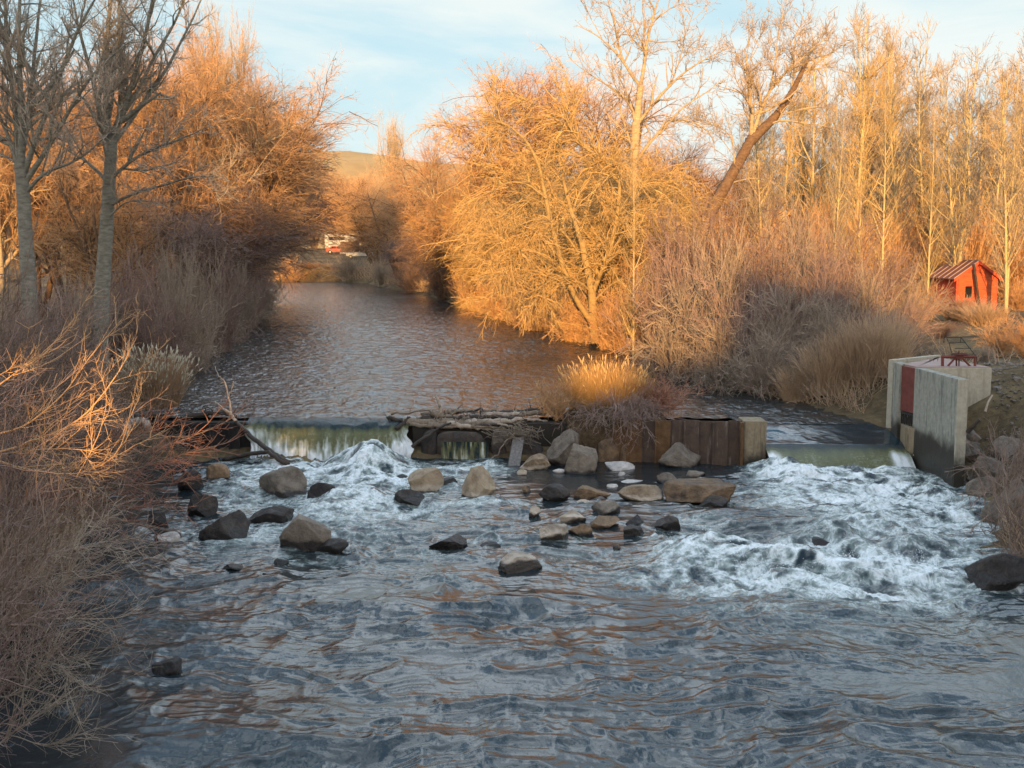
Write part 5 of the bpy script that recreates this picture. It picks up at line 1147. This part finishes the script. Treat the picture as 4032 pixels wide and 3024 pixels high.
k = MB().tube([PY(3862, 1250, ys_ - .5), PY(3848, 1140, ys_ - .4), PY(3834, 1040, ys_ - .3)], .06, 6, .075)  # dark pole put in place of the shadow falling across the gable
tag(k.obj('pole', M['wood_dark'], None, True), 'dark crooked pole standing in for a trunk shadow on the red shed gable', 'pole')

# ------------------------------------------------------------------ parked vehicles beyond the bend
def tyre(par, x, y, z, r=.36, w_=.24):
    a = np.linspace(0, 2 * PI, 19)[:-1]; prof = [(x + r * math.cos(t), z + r + r * math.sin(t)) for t in a]
    o = ob(MB().extrude(prof, 'y', y, y + w_), 'wheel', 'rubber', par, bevel=.03)
    ob(MB().extrude([(x + r * .55 * math.cos(t), z + r + r * .55 * math.sin(t)) for t in a], 'y', y - .01, y + w_ + .01), 'rim', 'steel_grey', par).parent = o
def vehicle(name, label, cat, prof, wins, x, y, z, L, W, rot, paint, wheels, group='vehicles parked beyond the bend', glass='glassdark', lamps=()):
    t = thing(name, label, cat, (x, y, z), group)
    org = t.location.copy(); t.location = (0, 0, 0)
    ob(MB().extrude(prof, 'y', -W / 2, W / 2), 'body', paint, t, bevel=.06)
    for (p) in wins: ob(MB().extrude(p, 'y', -W / 2 - .012, W / 2 + .012), 'window', glass, t)
    for wxx in wheels:
        for yy_ in (-W / 2 - .02, W / 2 - .22): tyre(t, wxx, yy_, 0)
    for (lx, lz) in lamps:
        for yy_ in (-W / 2 + .12, W / 2 - .42): ob(MB().box(lx - .03, lx + .03, yy_, yy_ + .3, lz, lz + .16), 'headlight', 'lamp', t)
    t.location = org; t.rotation_euler = (0, 0, rot); t.scale = (.8,) * 3; return t
pick = [(-2.6, .45), (2.5, .45), (2.6, .75), (2.55, 1.05), (1.35, 1.15), (.75, 1.85), (-.7, 1.85), (-.8, 1.15), (-2.6, 1.15)]
pw = [[(1.2, 1.2), (.72, 1.75), (.1, 1.75), (.1, 1.2)], [(0, 1.2), (0, 1.75), (-.62, 1.75), (-.68, 1.2)]]
rv = [(-3.4, .5), (3.2, .5), (3.3, 1.2), (2.3, 1.4), (1.9, 2.1), (2.6, 2.3), (2.5, 3.2), (-3.4, 3.2)]
rw = [[(2.15, 1.45), (1.8, 2.05), (1.3, 2.05), (1.3, 1.45)], [(-2.6, 2.0), (.6, 2.0), (.6, 2.7), (-2.6, 2.7)]]
car = [(-2.2, .35), (2.15, .35), (2.2, .7), (1.3, .95), (.6, 1.45), (-1.1, 1.45), (-1.8, 1.0), (-2.2, .95)]
cw = [[(1.1, .97), (.55, 1.38), (-.2, 1.38), (-.2, .97)], [(-.3, .97), (-.3, 1.38), (-1.0, 1.38), (-1.5, .97)]]
def vz(v, y): return PY(1400, v, y)[2]
xv = lambda u, y: XU(u, y, 5)
vehicle('camper', 'white camper van with dark long window parked beyond the river bend', 'camper', rv, rw, xv(1350, 178), 178, gz(xv(1350, 178), 178), 0, 2.3, 0, 'white', (-2, 2.3))
vehicle('pickup', 'white pickup truck parked behind the dark truck', 'truck', pick, pw, xv(1405, 174), 174, gz(xv(1405, 174), 174) + .3, 0, 1.9, 0, 'white', (-1.7, 1.7), lamps=((2.56, .8),))
vehicle('parked_car', 'red car parked below the white camper', 'car', car, cw, xv(1330, 169), 169, gz(xv(1330, 169), 169), 0, 1.8, .1, 'carred', (-1.4, 1.4), lamps=((2.15, .65),))
vehicle('pickup', 'dark truck facing the river with pale headlights', 'truck', pick, pw, xv(1418, 167), 167, gz(xv(1418, 167), 167), 0, 1.9, -1.2, 'cardark', (-1.7, 1.7), lamps=((2.56, .8),))
vehicle('pickup', 'white pickup truck closest to the far bank bush', 'truck', pick, pw, xv(1420, 161), 161, gz(xv(1420, 161), 161), 0, 1.9, PI, 'white', (-1.7, 1.7), lamps=((2.56, .8),))
tr = thing('trailer', 'brown box trailer between the red car and the dark truck', 'trailer', (xv(1378, 166), 166, gz(xv(1378, 166), 166)), 'vehicles parked beyond the bend'); lo = tr.location.copy(); tr.location = (0, 0, 0)
ob(MB().box(-1.3, 1.3, -.9, .9, .5, 2.1), 'body', 'brownbox', tr, bevel=.03); ob(MB().box(-1.35, 1.35, -.93, .93, .36, .497), 'chassis', 'white', tr)
for yy_ in (-.95, .75): tyre(tr, 0, yy_, 0)
tr.location = lo
po = thing('utility_pole', 'thin pole with orange lower half among the parked vehicles', 'pole', (xv(1447, 172), 172, gz(xv(1447, 172), 172)))
zb = po.location[2]; ob(MB().tube([(po.location[0], 172, zb - .3), (po.location[0], 172, zb + 2.2)], .16, 8), 'lower_post', 'orangepaint', po); ob(MB().tube([(po.location[0], 172, zb + 2.2), (po.location[0], 172, zb + 4.4)], .10, 8), 'upper_post', 'white', po)
for (u, y, lab, nm) in [(2620, 112, 'white trailer glimpsed through the thicket, left of the others', 0), (3080, 110, 'white trailer glimpsed through the middle of the mauve thicket', 0), (3420, 116, 'white trailer glimpsed through the right of the thicket', 0)]:
    x = XU(u, y, 4); vehicle('camper', lab, 'camper', rv, rw, x, y, gz(x, y) + .2, 0, 2.3, 0, 'white', (-2, 2.3), 'white trailers behind the thicket')

# ------------------------------------------------------------------ light, sky, camera
to_sun = Vector((-sd[0] * math.cos(SUN_E), -sd[1] * math.cos(SUN_E), math.sin(SUN_E)))
ld = bpy.data.lights.new('sun', 'SUN'); ld.energy = 3.3; ld.angle = R(.6); ld.color = (1, .55, .18)
lo = bpy.data.objects.new('sun', ld); C.objects.link(lo); lo.rotation_euler = to_sun.to_track_quat('Z', 'Y').to_euler()
wd = bpy.data.worlds.new('World'); sc.world = wd; wd.use_nodes = True; nt = wd.node_tree
bg = nt.nodes['Background']; sky = nt.nodes.new('ShaderNodeTexSky'); sky.sky_type = 'NISHITA'; sky.sun_disc = False
sky.sun_elevation = SUN_E; sky.sun_rotation = math.atan2(to_sun.x, to_sun.y); sky.air_density = 1.0; sky.dust_density = .6; sky.ozone_density = 1.5
tc = nt.nodes.new('ShaderNodeTexCoord'); mp = nt.nodes.new('ShaderNodeMapping'); mp.inputs['Scale'].default_value = (1.0, 1.0, 5.5); mp.inputs['Rotation'].default_value = (0, .10, .5)
nt.links.new(tc.outputs['Generated'], mp.inputs[0])
nz = nt.nodes.new('ShaderNodeTexNoise'); nz.inputs['Scale'].default_value = 2.1; nz.inputs['Detail'].default_value = 7; nz.inputs['Roughness'].default_value = .55; nz.inputs['Distortion'].default_value = .5
nt.links.new(mp.outputs[0], nz.inputs['Vector'])
def wmix(f, a_, b_):
    n_ = nt.nodes.new('ShaderNodeMix'); n_.data_type = 'RGBA'
    for k_, v_ in ((0, f), (6, a_), (7, b_)):
        if isinstance(v_, (int, float)): n_.inputs[k_].default_value = v_
        elif isinstance(v_, tuple): n_.inputs[k_].default_value = (*v_, 1)
        else: nt.links.new(v_, n_.inputs[k_])
    return n_.outputs[2]
def wstep(v_, a_, b_, c_=0., d_=1.):
    n_ = nt.nodes.new('ShaderNodeMapRange'); n_.interpolation_type = 'SMOOTHSTEP'; nt.links.new(v_, n_.inputs[0])
    for k_, x_ in enumerate((a_, b_, c_, d_)): n_.inputs[k_ + 1].default_value = x_
    return n_.outputs[0]
sx = nt.nodes.new('ShaderNodeSeparateXYZ'); nt.links.new(tc.outputs['Generated'], sx.inputs[0])
cloud = wstep(nz.outputs[0], .36, .60)
veil = wmix(cloud, (1.18, 1.74, 1.98), (1.78, 2.02, 2.03))          # thin high cloud away from the sun
glow = wmix(wstep(nz.outputs[0], .3, .7, .25, .75), sky.outputs[0], (8.0, 6.3, 4.8))   # sunset lit cloud behind the viewer
back = wmix(wstep(sx.outputs[2], .75, .2), sky.outputs[0], glow)
mp2 = nt.nodes.new('ShaderNodeMapping'); mp2.inputs['Scale'].default_value = (1, 1, .5); nt.links.new(tc.outputs['Generated'], mp2.inputs[0])
nz2 = nt.nodes.new('ShaderNodeTexNoise'); nz2.inputs['Scale'].default_value = 4.2; nz2.inputs['Detail'].default_value = 6; nz2.inputs['Roughness'].default_value = .6; nt.links.new(mp2.outputs[0], nz2.inputs['Vector'])
over = wmix(wstep(nz2.outputs[0], .40, .62), (.75, 1.35, 2.05), (6.0, 6.7, 7.3))                # broken sunset cloud overhead
veil = wmix(wstep(sx.outputs[2], .30, .52), veil, over)
final = wmix(wstep(sx.outputs[1], -.35, .2, 0., .93), back, veil)
nt.links.new(final, bg.inputs[0]); bg.inputs[1].default_value = .15

cd = bpy.data.cameras.new('camera'); cd.sensor_fit = 'HORIZONTAL'; cd.angle = 2 * math.atan(2016 / F); cd.clip_end = 4000; cd.clip_start = .1
co = bpy.data.objects.new('camera', cd); C.objects.link(co); co.location = (0, 0, HCAM); co.rotation_euler = (PI / 2 - PITCH, 0, 0); sc.camera = co
for o in bpy.data.objects:
    if '_used' in o: del o['_used']
sc.view_settings.view_transform = 'Standard'; sc.view_settings.look = 'None'; sc.view_settings.exposure = 1.5; sc.view_settings.gamma = 1
sc.cycles.use_denoising = True; sc.cycles.denoising_prefilter = 'ACCURATE'; sc.render.filter_size = 1.25; sc.render.engine = 'CYCLES'; sc.cycles.max_bounces = 5; sc.cycles.diffuse_bounces = 3; sc.cycles.glossy_bounces = 3; sc.cycles.caustics_reflective = False; sc.cycles.caustics_refractive = False
